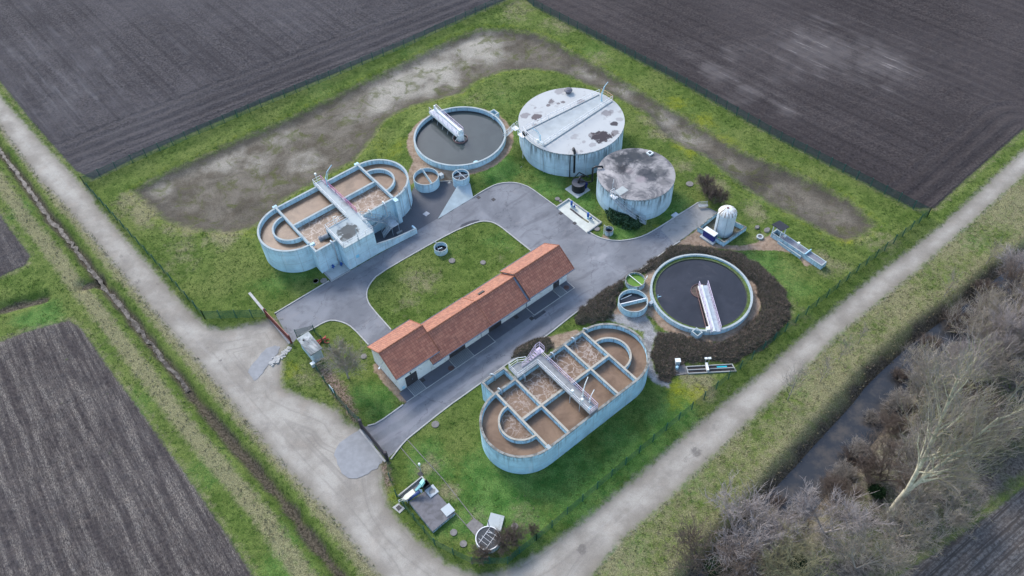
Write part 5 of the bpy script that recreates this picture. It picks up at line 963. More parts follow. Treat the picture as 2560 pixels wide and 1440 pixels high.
q = UV(e(1280, 715), .2); t_ = Thing('well_ring', 'round concrete well ring with dark lid in the grass above the sand path', 'well', (*q, 0)); t_.part('ring', MB().ring(q[0], q[1], .42, .2, -.1, .28, 28), ['slab', 'slab']); t_.part('lid', MB().cyl(q[0], q[1], -.1, .2, .33, n=24), plain('dark_lid', (.16, .15, .16), .8, .2))
for (x, y, sz, lb) in ((1235, 562, .45, 'grey flat boulder in the grass left of the wider brownish one'), (1395, 605, .6, 'brownish flat boulder in the grass near the shelter')):
    q = UV(e(x, y), .1); r_ = random.Random(int(x)); mb = MB(); n = 12; P0 = [(q[0]+sz*r_.uniform(.75, 1.1)*math.cos(2*PI*i/n), q[1]+sz*.8*r_.uniform(.75, 1.1)*math.sin(2*PI*i/n)) for i in range(n)]
    mb.prism(P0, -.1, .12); mb.prism([(q[0]+(x_-q[0])*.8, q[1]+(y_-q[1])*.8) for x_, y_ in P0], .1, .2); single('boulder', lb, 'rock', mb, 'manhole', (*q, 0))
# double flume by the shrubs
uvh = lambda x, y, z=0.1: UV(hh(x, y), z)
FL = Thing('flume', 'narrow double concrete flume set in the grass below the shrubs', 'channel', (*uvh(1500, 700), 0))
P4 = [uvh(985, 650), uvh(1965, 600), uvh(2050, 745), uvh(1030, 795)]; mid = [tuple((np.array(P4[0])+P4[3])/2), tuple((np.array(P4[1])+P4[2])/2)]
FL.part('wall', MB().pathwall(P4, .1, -.2, .14, True, 0, 1), ['slab', 'kerb']); FL.part('divider', MB().pathwall(mid, .09, -.2, .13, False, 0, 1), ['slab', 'kerb']); FL.part('water', MB().prism(P4, -.2, -.0), plain('dark_flume', (.035, .028, .024), .3, .4, 1.))
FL.part('cover', MB().pathwall([uvh(1640, 655), uvh(1855, 645)], .22, .0, .06, False, 0, 0), 'cyan')
FL.part('slab', MB().prism([uvh(705, 640), uvh(960, 600), uvh(1010, 800), uvh(755, 835)], -.1, .03), 'manhole'); FL.part('weir_gate', MB().pathwall([uvh(1410, 600), uvh(1445, 760)], .3, .1, .5, False, 0, 0), 'rail_white')
FL.part('grate', MB().prism([uvh(750, 760), uvh(835, 755), uvh(850, 805), uvh(760, 810)], 0, .045), 'iron'); q = uvh(785, 690); FL.part('control_box', MB().box(q[0]-.2, q[1]-.15, .03, q[0]+.2, q[1]+.15, .5), 'paleblue')
for (x, y, x2, y2, lb) in ((1385, 560, 1385, 487, 'left one of two small white sampler heads on poles above the flume'), (1460, 555, 1483, 480, 'right one of two small white sampler heads on poles above the flume')):
    q = uvh(x, y+20, 0); t_ = Thing('sampler', lb, 'meter', (*q, 0), group='samplers over the flume'); t_.part('pole', MB().tube([(*q, 0), (*q, 1.1)], .03, 5), 'galv'); t_.part('head', MB().obox(*q, 1.05, .38, .28, .14, R(-37)), 'white')
q = uvh(790, 610, 0); t_ = Thing('switch_cabinet', 'cream switch cabinet standing at the west end of the flume', 'cabinet', (*q, 0)); t_.part('body', MB().obox(*q, 0, .62, .5, 1.0, R(-37)), 'galv'); t_.part('lid', MB().obox(*q, 1.0, .72, .62, .06, R(-37)), 'white')
# transformer hut
TX = Thing('transformer_hut', 'small grey flat-roofed transformer hut beside the rust-red gate', 'hut', (17.6, 69.4, 0))
TX.part('wall', MB().box(16.8, 67.95, -.1, 18.3, 71.3, 2.1), plain('hut_wall', (.42, .52, .56), .85, .15, 1.)); TX.part('roof', MB().box(16.62, 67.75, 2.1, 18.5, 71.5, 2.28, 0, 0), roof_conc('hut_roof', (.40, .42, .40), [(.1, 1.2, .35, .8, (.6, .6, .58)), (-.2, .3, .3, .6, (.2, .2, .2)), (.3, -.6, .4, .5, (.55, .5, .46))], True)); TX.part('door', MB().box(17.0, 67.9, 0, 18.1, 67.95, 1.95), 'galv'); TX.part('vent', MB().cyl(17.2, 70.6, 2.28, 2.4, .12, n=10), 'dark')
q = UV(m(510, 652), 0); t_ = Thing('meter_cabinet', 'tiny cream meter cabinet at the corner of the transformer hut', 'cabinet', (*q, 0)); t_.part('body', MB().obox(*q, 0, .5, .4, .7, 0), 'galv'); t_.part('lid', MB().obox(*q, .7, .6, .5, .05, 0), 'white')
q = UV(m(548, 478), .3); mb = MB()
for i in range(5): mb.tube([(q[0]+x*(.7+.1*i), q[1]-.25+.12*i+.18*math.sin(x*2+i), .25+.1*(i % 2)) for x in np.linspace(-1, 1.1, 12)], .06, 5)
mb.tube([(q[0]+.9+.35*math.cos(x), q[1]-.6+.35*math.sin(x), .12) for x in np.linspace(0, 5, 14)], .06, 5); single('red_hoses', 'heap of red hoses on the grass behind the transformer hut', 'hose', mb, 'hose_red', (*q, 0))
# screening plant near the gate
SL = Thing('tank_slab', 'square raised dark concrete slab with two pale covers beside the screening machine', 'slab', (16.6, 40, 0))
SL.part('slab', MB().prism([(14.96, 42.3), (17.5, 42.35), (18.4, 37.75), (14.95, 37.55)] if 0 else [(15.0, 42.4), (18.25, 42.3), (18.4, 37.75), (15.0, 37.6)], -.1, .5), ['wall_dirty'])
SL.part('deck', MB().prism([(15.0, 42.4), (18.25, 42.3), (18.4, 37.75), (15.0, 37.6)], .5, .52), top_mat('weathered_deck', (.19, .18, .185), .6, (.09, .085, .08), 1.0, .4, .65))
for (x, y) in ((760, 540), (930, 740)):
    q = UV(l(x, y), .6); cv = SL.part('cover', MB().box(q[0]-.62, q[1]-.62, .52, q[0]+.62, q[1]+.62, .64), roof_conc('cover_%d' % x, (.50, .53, .53), [(q[0]-16.6, q[1]-40, .45, .75, (.15, .14, .13))] if x == 760 else [], False))
SCN = Thing('screening_machine', 'inclined screening machine with cream covers and pale green chute in a sunken trough', 'machine', (16.2, 43.2, 0)); jj = lambda x, y, z: UV(j1(x, y), z)
SCN.part('trough', MB().prism([jj(180, 960, 0), jj(900, 390, 0), jj(1000, 480, 0), jj(480, 1120, 0)], -.1, .02), 'manhole'); SCN.part('curb', MB().pathwall([jj(180, 960, .2), jj(900, 385, .2), jj(1090, 620, .2)], .14, -.1, .3), ['slab', 'kerb'])
def slant(P4_, zA, zB, th):   # P4_ corners; first two at height zA, last two at zB
    V_ = [(*P4_[0], zA), (*P4_[1], zA), (*P4_[2], zB), (*P4_[3], zB)]; V2 = [(x, y, z-th) for x, y, z in V_]
    return MB().add(V_+V2, [(0, 1, 2, 3), (7, 6, 5, 4), (0, 4, 5, 1), (1, 5, 6, 2), (2, 6, 7, 3), (3, 7, 4, 0)])
SCN.part('cover', slant([jj(380, 930, .9), jj(480, 1040, .9), jj(700, 860, 1.1), jj(620, 745, 1.1)], .9, 1.1, .5), plain('cream_cover', (.74, .72, .56), .5, .08)); SCN.part('cover', slant([jj(300, 1050, .75), jj(350, 1095, .75), jj(480, 1040, .9), jj(380, 930, .9)], .75, .9, .4), plain('cream_nose', (.72, .70, .55), .5, .08))
SCN.part('chute', slant([jj(680, 770, 1.2), jj(720, 815, 1.2), jj(880, 640, 1.9), jj(820, 600, 1.9)], 1.2, 1.9, .3), plain('green_chute', (.35, .68, .62), .4, .1)); SCN.part('hood', slant([jj(820, 560, 1.9), jj(890, 630, 1.9), jj(975, 500, 2.1), jj(915, 430, 2.1)], 1.9, 2.1, .6), plain('green_hood', (.42, .78, .68), .4, .08))
SCN.part('spiral_pipe', MB().tube([(*jj(480, 1080, .5), .5), (*jj(640, 960, .8), .8), (*jj(820, 840, 1.2), 1.2)], .22, 10), plain('navy_pipe', (.05, .08, .20), .4, .2), smooth=True); SCN.part('drive', MB().tube([(*jj(820, 780, 1.1), 1.1), (*jj(900, 850, 1.), 1.0)], .14, 8).tube([(*jj(800, 760, 1.4), 1.4), (*jj(900, 790, 1.2), 1.2)], .08, 6), 'galv')
SCN.part('railing', MB().rail([(*jj(220, 1170, .2), .05), (*jj(350, 1100, .3), .05), (*jj(470, 1160, .2), .05)], .9, .8), 'rail_white')
q = jj(1000, 610, 1.); t_ = Thing('waste_bin', 'black open bin under the green hood of the screening machine', 'bin', (*q, 0)); t_.part('body', MB().pathwall([(q[0]-.45, q[1]-.4), (q[0]+.45, q[1]-.4), (q[0]+.45, q[1]+.4), (q[0]-.45, q[1]+.4)], .06, 0, 1.1, True, 0, 0).box(q[0]-.42, q[1]-.37, .02, q[0]+.42, q[1]+.37, .3), 'black')
q = jj(820, 20, 1.9); t_ = Thing('lamp_post', 'thin lamp post with white globe beside the kerb lines near the gate', 'lamp', (*q, 0)); t_.part('pole', MB().tube([(*q, 0), (*q, 2.0)], .035, 6), 'galv'); t_.part('globe', MB().cyl(*q, 1.95, 2.2, .17, .12, 12), 'white')
q = jj(200, 1310, .1); t_ = Thing('drain_slab', 'pale slab with dark square grate outside the green fence', 'drain', (*q, 0)); t_.part('slab', MB().prism([jj(10, 1300, .1), jj(190, 1180, .1), jj(390, 1330, .1), jj(230, 1480, .1)], -.1, .12), 'kerb'); t_.part('grate', MB().prism([jj(110, 1310, .1), jj(210, 1225, .1), jj(300, 1320, .1), jj(195, 1410, .1)], .12, .15), 'iron')
q = UV(l(1225, 925), 0); struct('concrete_path', MB().prism([UV(l(*p)) for p in ((1120, 905), (1205, 830), (1310, 905), (1225, 1020))], -.1, .08), 'manhole', TH)
t_ = Thing('cover_slab', 'blank pale rectangular slab tucked behind the round grated shaft', 'slab', (*UV(l(1440, 860)), 0)); t_.part('slab', MB().prism([UV(l(*p), .3) for p in ((1385, 768), (1530, 805), (1490, 965), (1340, 915))], -.1, .3), 'slab')
gu, gv = 19.35, 32.61
RG = Thing('grated_shaft', 'round concrete shaft topped by a dark grating near the bottom fence corner', 'shaft', (gu, gv, 0)); RG.part('wall', MB().ring(gu, gv, 1.4, .12, -.1, 1.0, 48), ['wall_dirty', 'rail_white']); RG.part('grating', MB().cyl(gu, gv, .85, .93, 1.34, n=40), plain('dark_grating', (.045, .05, .055), .6, .3, 6.))
fr = MB()
for o in (-.55, .55): fr.box(gu-1.2, gv+o-.03, .93, gu+1.2, gv+o+.03, .97) if 0 else fr.tube([(gu-.9*0-1.15, gv+o-.35, .96), (gu+1.15, gv+o+.35, .96)], .03, 4)
for o in (-.7, -.2, .3, .8): fr.tube([(gu+o+.15, gv-.55-.2, .965), (gu+o-.15, gv+.55+.1, .965)], .022, 4)
RG.part('frame', fr, 'rail_white'); RG.part('handle', MB().rail([(gu+.3, gv+.6, .95), (gu+.75, gv-.05, .95)], .25, .6, .025, mid=False), 'rail_white'); RG.part('post', MB().tube([(gu+1.0, gv+1.0, .9), (gu+1.1, gv+1.3, 1.9)], .045, 5), 'darkblue')
# steps and wedge
st = Thing('garden_steps', 'flight of concrete steps down the grass bank between clarifier and storage tank', 'steps', (63.5, 81.8, 0))
for i in range(9):
    f_ = (i+.5)/9; cu_, cv_ = 63.65-.1*f_, 83.55-3.7*f_; st.part('step', MB().box(cu_-.55, cv_-.16, .75-.8*f_-.1, cu_+.55, cv_+.1, .98-.85*f_), 'steps')
wd_ = Thing('concrete_apron', 'blue-grey triangular concrete apron sloping onto the asphalt below the narrow shaft', 'apron', (51, 80.5, 0))
wd_.part('slab', MB().add([(46.18, 79.4, .02), (53.45, 79.56, .03), (54.9, 82.3, .75), (53.0, 82.9, .85), (46.18, 79.4, -.1), (53.45, 79.56, -.1), (54.9, 82.3, -.1), (53.0, 82.9, -.1)], [(0, 1, 3), (1, 2, 3), (0, 4, 5, 1), (1, 5, 6, 2), (3, 7, 4, 0)]), plain('apron_concrete', (.40, .46, .46), .85, .12, .8))
# manhole covers and drain grates
for (R_, x, y, r_) in ((g, 818, 235, .5), (g, 1072, 250, .42), (m, 1353, 1055, .5), (m, 857, 585, .42), (l, 992, 980, .42), (l, 1095, 1100, .42), (l, 1637, 915, .42), (k, 1748, 577, .6), (k, 160, 755, .4), (k, 635, 1115, .45), (k, 200, 782, .28), (a, 758, 1372, .38), (a, 838, 1368, .5), (j2, 1530, 25, .42), (b, 1100, 500, 0)):
    if r_ == 0: continue
    q = UV(R_(x, y), .05); struct('manhole_cover', MB().cyl(q[0], q[1], -.1, .13, r_, n=20), 'manhole', TH)
for (R_, x, y) in ((a2, 1015, 1075), (a2, 865, 1055), (g, 1470, 707), (g, 1345, 697), (g, 580, 1212), (l, 640, 360)):
    q = UV(R_(x, y)); struct('drain_grate', MB().obox(q[0], q[1], -.02, .55, .6, .05), 'iron', TH)
for (x, y) in ((810, 1115), (1755, 455)):
    q = UV(g(x, y)); struct('manhole_cover', MB().cyl(q[0], q[1], -.02, .04, .42, n=24), plain('rusty_cover', (.12, .07, .06), .8, .3), TH)
q = UV(a2(343, 1218)); struct('drain_grate', MB().obox(q[0], q[1], -.02, .85, .8, .05, R(10)), plain('light_frame', (.42, .42, .43), .8, .2, 6.), TH)
q = UV(k(1570, 950)); struct('drain_grate', MB().obox(q[0], q[1], -.05, 1.1, .7, .16, R(0)), 'galv', TH)
q = UV(a2(575, 908)); single('boulder', 'pale flat stone lying on the dark asphalt between the two shafts', 'rock', MB().cyl(*q, 0, .14, .28, .18, n=9), 'kerb', (*q, 0))
# pavement of pebbles left of the transformer
peb = MB(); r_ = random.Random(5)
for i in range(130):
    f_ = r_.random(); q = UV(m(215+130*f_+r_.gauss(0, 8), 640-110*f_+r_.gauss(0, 9)), .0); s_ = r_.uniform(.07, .2); peb.obox(q[0], q[1], -.05, s_*2, s_*1.4, .10+.0007*i, r_.random()*3)
o_ = single('rubble', 'strip of whitish rubble along the worn asphalt patch', 'rubble', peb, 'kerb', (0, 0, 0)); o_['kind'] = 'stuff'

# ---------------------------------------------------------------- fences and gates
def fence(label, pts, h=1.8, sp=2.45, dense=1.):
    """pts on the ground (x, y)"""
    o = pts[0]; t_ = Thing('wire_fence', label, 'fence', (o[0], o[1], 0), 0.); r = .02
    mesh = MB(); allp = []
    for i in range(len(pts)-1):
        A, B = np.array(pts[i]), np.array(pts[i+1]); ln = np.linalg.norm(B-A); n = max(1, round(ln/sp)); dd = (B-A)/ln; nn = np.array([-dd[1], dd[0]])
        for q in range(n+(1 if i == len(pts)-2 else 0)): allp.append(A+(B-A)*q/n)
        zs = [gz(*(A+(B-A)*q/n)) for q in range(n+1)]
        for q in range(n):
            P0, P1 = A+(B-A)*q/n, A+(B-A)*(q+1)/n; z0, z1 = zs[q], zs[q+1]; nv = int(np.linalg.norm(P1-P0)/(.14/dense))
            for hz in np.arange(.05, h, .16/dense): mesh.add([(*P0, z0+hz), (*P1, z1+hz), (*P1, z1+hz+r*2), (*P0, z0+hz+r*2)], [(0, 1, 2, 3)])
            for j in range(nv):
                p = P0+(P1-P0)*j/nv; z = z0+(z1-z0)*j/nv; mesh.add([(*p, z), (*(p+dd*r*2), z), (*(p+dd*r*2), z+h), (*p, z+h)], [(0, 1, 2, 3)])
    t_.part('wire_mesh', mesh, 'green_fence')
    for p in allp:
        z = gz(*p); t_.part('post', MB().box(p[0]-.045, p[1]-.045, z-.1, p[0]+.045, p[1]+.045, z+h+.12), 'green_fence')
    return t_
fence('long green wire fence along the gravel track west of the bare basin', GP([(212, 462), (310, 570), (410, 680), (513, 797)]))
fence('short green wire fence running from the west corner to the rust-red gate', GP([(513, 797), (672, 793)]))
fence('green wire fence between the upper left ploughed field and the basin', GP([(212, 462), (333, 407), (625, 281), (1011, 119), (1262, 4), (1300, -14)]))
fence('green wire fence along the upper right ploughed field', GP([(1302, -14), (1334, 17), (1690, 202), (1950, 352), (2107, 432), (2282, 523), (2318, 541)]))
fence('green wire fence beside the long gravel track on the river side', GP([(2318, 541), (2233, 609), (2141, 681), (2040, 765), (1908, 874), (1790, 973), (1697, 1050), (1598, 1133), (1493, 1221.5), (1380, 1319), (1341, 1351)]))
fence('green wire fence curving round the bottom corner near the grated shaft', GP([(1341, 1351), (1299, 1384), (1269, 1409), (1181, 1410), (1134, 1387), (1088, 1363), (1037, 1301), (1013, 1271), (992, 1242), (976, 1200), (968, 1152)]))
fence('short green fence with fallen leaves between the white sign and the dark gate', GP([(840, 992), (872, 1032), (902, 1062)]), dense=1.3)
fence('low wire fence hidden under the bare tree by the transformer hut', GP([(793, 925), (832, 985)]), 1.3)
fence('wire fence behind the transformer hut and red hoses', GP([(743, 843), (788, 832), (808, 858), (830, 880), (852, 903)]), 1.7)
def uvw(p, z=0): q = G(p, z); return (q[0], q[1])
SG = Thing('sign_board', 'white sign board seen edge-on at the end of the leafy fence', 'sign', (*uvw((838, 990)), 0), 0.)
A, B = np.array(uvw(m(665, 862))), np.array(uvw(m(648, 842))); d_ = (B-A)/np.linalg.norm(B-A); A = A; B = A+d_*1.25; SG.part('board', MB().pathwall([tuple(A), tuple(B)], .04, .5, 1.5, False, 0, 0), plain('sign_white', (.6, .72, .78), .4, .05))
for q in (A+d_*.1, B-d_*.1): SG.part('post', MB().tube([(*(q+[.05, .03]), 0), (*(q+[.05, .03]), 1.5)], .035, 5), 'green_fence')
G1 = Thing('sliding_gate', 'rust-red sliding gate on its concrete rail track', 'gate', (*uvw((700, 815)), 0), 0.); A, B = np.array(uvw(m(188, 310))), np.array(uvw(m(357, 492))); d_ = (B-A)/np.linalg.norm(B-A)
gm = MB()
for i in range(int(np.linalg.norm(B-A)/.14)): p = A+d_*.14*i; gm.pathwall([tuple(p), tuple(p+d_*.09)], .03, .1, 1.6, False, 0, 0)
G1.part('bars', gm, 'rust'); G1.part('frame', MB().pathwall([tuple(A), tuple(B)], .07, 1.58, 1.68, False, 0, 0).pathwall([tuple(A), tuple(B)], .07, .06, .16, False, 0, 0).pathwall([tuple(A), tuple(B)], .05, .8, .86, False, 0, 0), plain('rust_frame', (.36, .13, .10), .6, .2))
for p in (A, B): G1.part('post', MB().box(p[0]-.1, p[1]-.1, 0, p[0]+.1, p[1]+.1, 1.85), 'rust')
A0 = np.array(uvw(m(62, 140))); nn = np.array([-d_[1], d_[0]]); G1.part('rail_track', MB().pathwall([tuple(np.array(uvw(m(65, 145)))), tuple(np.array(uvw(m(172, 275)))), tuple(np.array(uvw(m(348, 495))))], .38, -.1, .09, False, 0, 0), 'kerb')
G2 = Thing('sliding_gate', 'dark brown closed gate between two stout posts at the south road', 'gate', (*uvw((933, 1110)), 0), 0.); A, B = np.array(uvw(m(846, 1082))), np.array(uvw(m(1022, 1303))); d_ = (B-A)/np.linalg.norm(B-A); gm = MB()
for i in range(int(np.linalg.norm(B-A)/.12)): p = A+d_*.12*i; gm.pathwall([tuple(p), tuple(p+d_*.09)], .03, .1, 1.7, False, 0, 0)
G2.part('bars', gm, 'darkgate'); G2.part('frame', MB().pathwall([tuple(A), tuple(B)], .07, 1.68, 1.76, False, 0, 0).pathwall([tuple(A), tuple(B)], .07, .06, .16, False, 0, 0), 'darkgate')
for p in (A, B): G2.part('post', MB().box(p[0]-.17, p[1]-.17, 0, p[0]+.17, p[1]+.17, 2.1), 'darkgate')
nn = np.array([-d_[1], d_[0]]); G2.part('rail_track', MB().pathwall([tuple(A-nn*.35), tuple(B-nn*.35)], .25, -.1, .05, False, 0, 0), 'kerb'); q = A+(B-A)*.72+nn*.06; G2.part('plate', MB().pathwall([tuple(q), tuple(q+d_*.4)], .03, 1.2, 1.55, False, 0, 0), 'white')
# ---------------------------------------------------------------- plants
def leafmat(name, c0, c1, rough=.8):
    t = NT(name, rough, .15); P = t.pos(); n1 = t.noise(P, .8, 3, .6); n2 = t.noise(P, 9., 2, .7); return t.out(t.mix(t.ma('MULTIPLY', t.ma('ADD', n1, n2), .5), c0, c1))
M['twig_brown'] = leafmat('brown_twigs', (.09, .066, .052), (.21, .165, .135)); M['twig_grey'] = leafmat('grey_twigs', (.215, .185, .155), (.41, .365, .31)); M['twig_lilac'] = leafmat('lilac_grey_twigs', (.26, .225, .21), (.45, .40, .375))
M['twig_yellow'] = leafmat('lichen_twigs', (.22, .20, .11), (.40, .37, .22)); M['hedge_dark'] = leafmat('dark_hedge_leaves', (.035, .05, .03), (.16, .155, .10)); M['hedge_brown'] = leafmat('brown_hedge_leaves', (.15, .112, .085), (.38, .29, .235))
M['hedge_clip'] = leafmat('clipped_hedge_leaves', (.045, .105, .06), (.15, .25, .135)); M['bark'] = plain('pale_bark', (.50, .46, .34), .85, .3, 2., dirt=(.36, .34, .18)); M['ivy'] = leafmat('ivy', (.008, .028, .012), (.03, .06, .02))
M['tuft'] = leafmat('grass_tufts', (.05, .11, .018), (.18, .24, .055)); M['drytuft'] = leafmat('dry_tufts', (.17, .15, .08), (.36, .31, .19))
def quick(name, V, F, mats, mi=None, parent=None):
    me = bpy.data.meshes.new(name); V = np.asarray(V, np.float32).reshape(-1, 3); F = np.asarray(F, np.int32); k_ = F.shape[1]
    me.vertices.add(len(V)); me.vertices.foreach_set('co', V.ravel()); me.loops.add(F.size); me.loops.foreach_set('vertex_index', F.ravel())
    me.polygons.add(len(F)); me.polygons.foreach_set('loop_start', np.arange(0, F.size, k_)); me.polygons.foreach_set('loop_total', np.full(len(F), k_))
    for q in (mats if isinstance(mats, list) else [mats]): me.materials.append(M[q] if isinstance(q, str) else q)
    if mi is not None: me.polygons.foreach_set('material_index', mi.astype(np.int32))
    me.update(); ob = bpy.data.objects.new(name, me); COL.objects.link(ob)
    if parent is not None: ob.parent = parent
    return ob
def leaves(C, size, rg, up_bias=.4, aspect=.45):
    """triangles at the points C"""
    n = len(C); d1 = rg.normal(size=(n, 3)); d1[:, 2] = np.abs(d1[:, 2])+up_bias; d1 /= np.linalg.norm(d1, axis=1)[:, None]
    d2 = np.cross(d1, rg.normal(size=(n, 3))); d2 /= np.linalg.norm(d2, axis=1)[:, None]; s_ = size*(.6+.8*rg.random(n))[:, None]
    V = np.stack([C-d2*s_*aspect/2, C+d2*s_*aspect/2, C+d1*s_], 1).reshape(-1, 3); return V, np.arange(3*n).reshape(-1, 3)
def shrub_bed(name, label, poly, h, mats, dens, size, seed, edge=.7, lump=.25):
    rg = np.random.default_rng(seed); P_ = np.array(poly); x0, y0 = P_.min(0); x1, y1 = P_.max(0); gx, gy = np.arange(x0-.3, x1+.3, .2), np.arange(y0-.3, y1+.3, .2); XX, YY = np.meshgrid(gx, gy); shp = XX.shape; XX = XX.ravel(); YY = YY.ravel()
    hf = lambda x, y: (sd := sdf(poly, x, y, 3.)+vnoise(x, y, .7, seed)*.7, h*sstep(sd, -.1, edge)*(1+vnoise(x, y, 1.3, seed+1)*lump*2+vnoise(x, y, .45, seed+2)*lump*1.4))
    sd, zz = hf(XX, YY); idx = np.arange(len(XX)).reshape(shp); ok = (sd > -.05).reshape(shp); q = ok[:-1, :-1] & ok[1:, :-1] & ok[:-1, 1:] & ok[1:, 1:]
    F = np.stack([idx[:-1, :-1][q], idx[:-1, 1:][q], idx[1:, 1:][q], idx[1:, :-1][q]], 1); cx_, cy_ = P_.mean(0)
    root = bpy.data.objects.new(name, None); COL.objects.link(root); root.location = (cx_, cy_, 0); root['label'] = label; root['category'] = 'shrubs' if name != 'clipped_hedge' else 'hedge'
    V = np.stack([XX-cx_, YY-cy_, zz*.82], 1); used = np.unique(F); rm = -np.ones(len(V), int); rm[used] = np.arange(len(used)); quick('branches', V[used], rm[F], mats[1], None, root)
    n = int((x1-x0)*(y1-y0)*dens); px, py = rg.uniform(x0, x1, n), rg.uniform(y0, y1, n); sd, z_ = hf(px, py); kk = sd > -.08; C = np.stack([px[kk]-cx_, py[kk]-cy_, z_[kk]*(.72+.28*rg.random(kk.sum()))], 1)
    V, F = leaves(C, size, rg, .3, .10 if name == 'shrub_bed' else .45); quick('foliage', V, F, [mats[0], mats[1]], (rg.random(len(F)) < .45).astype(int), root); return root
hA = GP([(1681, 617), (1722, 613), (1792, 623), (1850, 637.5), (1908, 669.6), (1952, 713), (1974, 757), (1972.6, 795), (1937.6, 844.7), (1888, 879.7), (1834, 903), (1775, 903), (1717, 905.6), (1682, 915), (1686.7, 941), (1670, 956), (1652.7, 951), (1638.7, 922), (1631.6, 887), (1638.7, 846), (1645, 836), (1704, 838), (1740, 852), (1791.7, 858), (1850, 832), (1888, 797), (1906, 757), (1888, 715), (1850, 680), (1806, 654), (1748, 636), (1700, 640), (1655, 664), (1616.7, 684), (1587.5, 682), (1560, 700), (1558, 701), (1610, 667)])
shrub_bed('shrub_bed', 'broad ring of dark brown shrubs around the algae-edged clarifier', hA, .42, ['hedge_brown', 'hedge_dark'], 420, .42, 21, .8, .09)
shrub_bed('shrub_bed', 'wedge of brownish shrubs between the road and the two round shafts', GP([(1555, 700), (1500, 735), (1443, 780), (1437, 800), (1445, 813), (1475, 810), (1530, 795), (1538, 745), (1560, 720)]), .6, ['hedge_brown', 'hedge_dark'], 420, .4, 22, .8, .09)
shrub_bed('shrub_bed', 'small dark shrub patch beside the L-shaped walkway', GP(Q(b, (330, 400), (400, 320), (500, 255), (560, 230), (640, 225), (700, 275), (700, 310), (640, 345), (580, 310), (430, 385))), .6, ['hedge_dark', 'hedge_brown'], 420, .36, 23, .7, .09)
shrub_bed('clipped_hedge', 'dense clipped dark green hedge in front of the black-stained storage tank', GP([(1513, 531), (1530, 524), (1560, 536), (1600, 550), (1606, 560), (1600, 574), (1575, 573), (1540, 563), (1516, 549)]), 1.35, ['hedge_clip', 'ivy'], 420, .22, 24, .35, .06)

def bare_tree(seed, h, spread, levels=5, twig=.016, trunk=.16, nb=(5, 5, 5, 4), up_=.35, lean=(0, 0), trunk_n=1, first=.25):
    """branching skeleton -> list of segments (p, q, r0, r1, level)"""
    rg = random.Random(seed); seg = []
    def grow(p, d_, ln, r, lv):
        n = 3 if lv < levels-1 else 2; q = np.array(p, float); dd = np.array(d_, float)
        pts = [q.copy()]; rr_ = [r]
        for i in range(n):
            dd = dd+np.array([rg.gauss(0, .10), rg.gauss(0, .10), rg.gauss(.06*up_, .06)])*(1 if lv else .35); dd /= np.linalg.norm(dd); q = q+dd*ln/n; pts.append(q.copy()); rr_.append(r*(1-(i+1)/n*(.72 if lv else .6)))
        for i in range(n): seg.append((pts[i], pts[i+1], rr_[i], rr_[i+1], lv))
        if lv >= levels: return
        m_ = nb[min(lv, len(nb)-1)]
        for j in range(m_):
            f_ = (first if lv == 0 else .25)+(1-(first if lv == 0 else .25))*(j+rg.random())/m_; f_ = min(f_, .98); x = f_*n; i = min(int(x), n-1); bp = pts[i]+(pts[i+1]-pts[i])*(x-i); t_ = pts[i+1]-pts[i]; t_ /= np.linalg.norm(t_)
            s_ = np.cross(t_, [rg.gauss(0, 1), rg.gauss(0, 1), rg.gauss(0, 1)]); s_ /= np.linalg.norm(s_)+1e-9; ang = rg.uniform(.45, .95) if lv else rg.uniform(.4, .85)
            nd = t_*math.cos(ang)+s_*math.sin(ang); nd[2] += up_*.6; nd /= np.linalg.norm(nd); rad = rr_[i]*(.5 if lv else .48)
            grow(bp, nd, ln*(spread if lv == 0 else rg.uniform(.5, .72))*(1.15-.55*f_ if lv == 0 else 1), max(rad, twig), lv+1)
    for k_ in range(trunk_n):
        a_ = 2*PI*k_/trunk_n+rg.random(); sp_ = .5 if trunk_n > 1 else 0; grow((0, 0, -.1), (lean[0]+sp_*math.cos(a_), lean[1]+sp_*math.sin(a_), 1), h, trunk, 0)
    return seg
def seg_mesh(seg, n=3):
    S_ = len(seg); P0 = np.array([s[0] for s in seg]); P1 = np.array([s[1] for s in seg]); R0 = np.array([s[2] for s in seg]); R1 = np.array([s[3] for s in seg])
    t_ = P1-P0; t_ /= np.linalg.norm(t_, axis=1)[:, None]+1e-9; ref = np.where(np.abs(t_[:, 2:3]) < .9, np.array([[0, 0, 1.]]), np.array([[1., 0, 0]])); x = np.cross(ref, t_); x /= np.linalg.norm(x, axis=1)[:, None]; y = np.cross(t_, x); V = []
    for P_, R_ in ((P0, R0), (P1, R1)):
        for j in range(n): a_ = 2*PI*j/n; V.append(P_+(x*math.cos(a_)+y*math.sin(a_))*R_[:, None])
    V = np.stack(V, 1).reshape(-1, 3); b0 = (np.arange(S_)*2*n)[:, None]; F = np.concatenate([b0+np.array([[j, (j+1) % n, n+(j+1) % n, n+j]]) for j in range(n)], 0); return V, F
def tree_obj(name, label, cat, seg, loc, mt=('bark', 'twig_grey'), group=None, yellow=0., rot=0.):
    root = bpy.data.objects.new(name, None); COL.objects.link(root); root.location = loc; root.rotation_euler = (0, 0, rot); root['label'] = label; root['category'] = cat
    if group: root['group'] = group
    hi = [s for s in seg if s[4] <= 1]; lo = [s for s in seg if s[4] > 1]
    V, F = seg_mesh(hi, 6); quick('trunk', V, F, mt[0], None, root); V, F = seg_mesh(lo, 3)
    nS = len(lo); mi = np.tile((rng.random(nS) < yellow).astype(int), 3); quick('crown', V, F, [mt[1], 'twig_yellow'], mi, root); return root
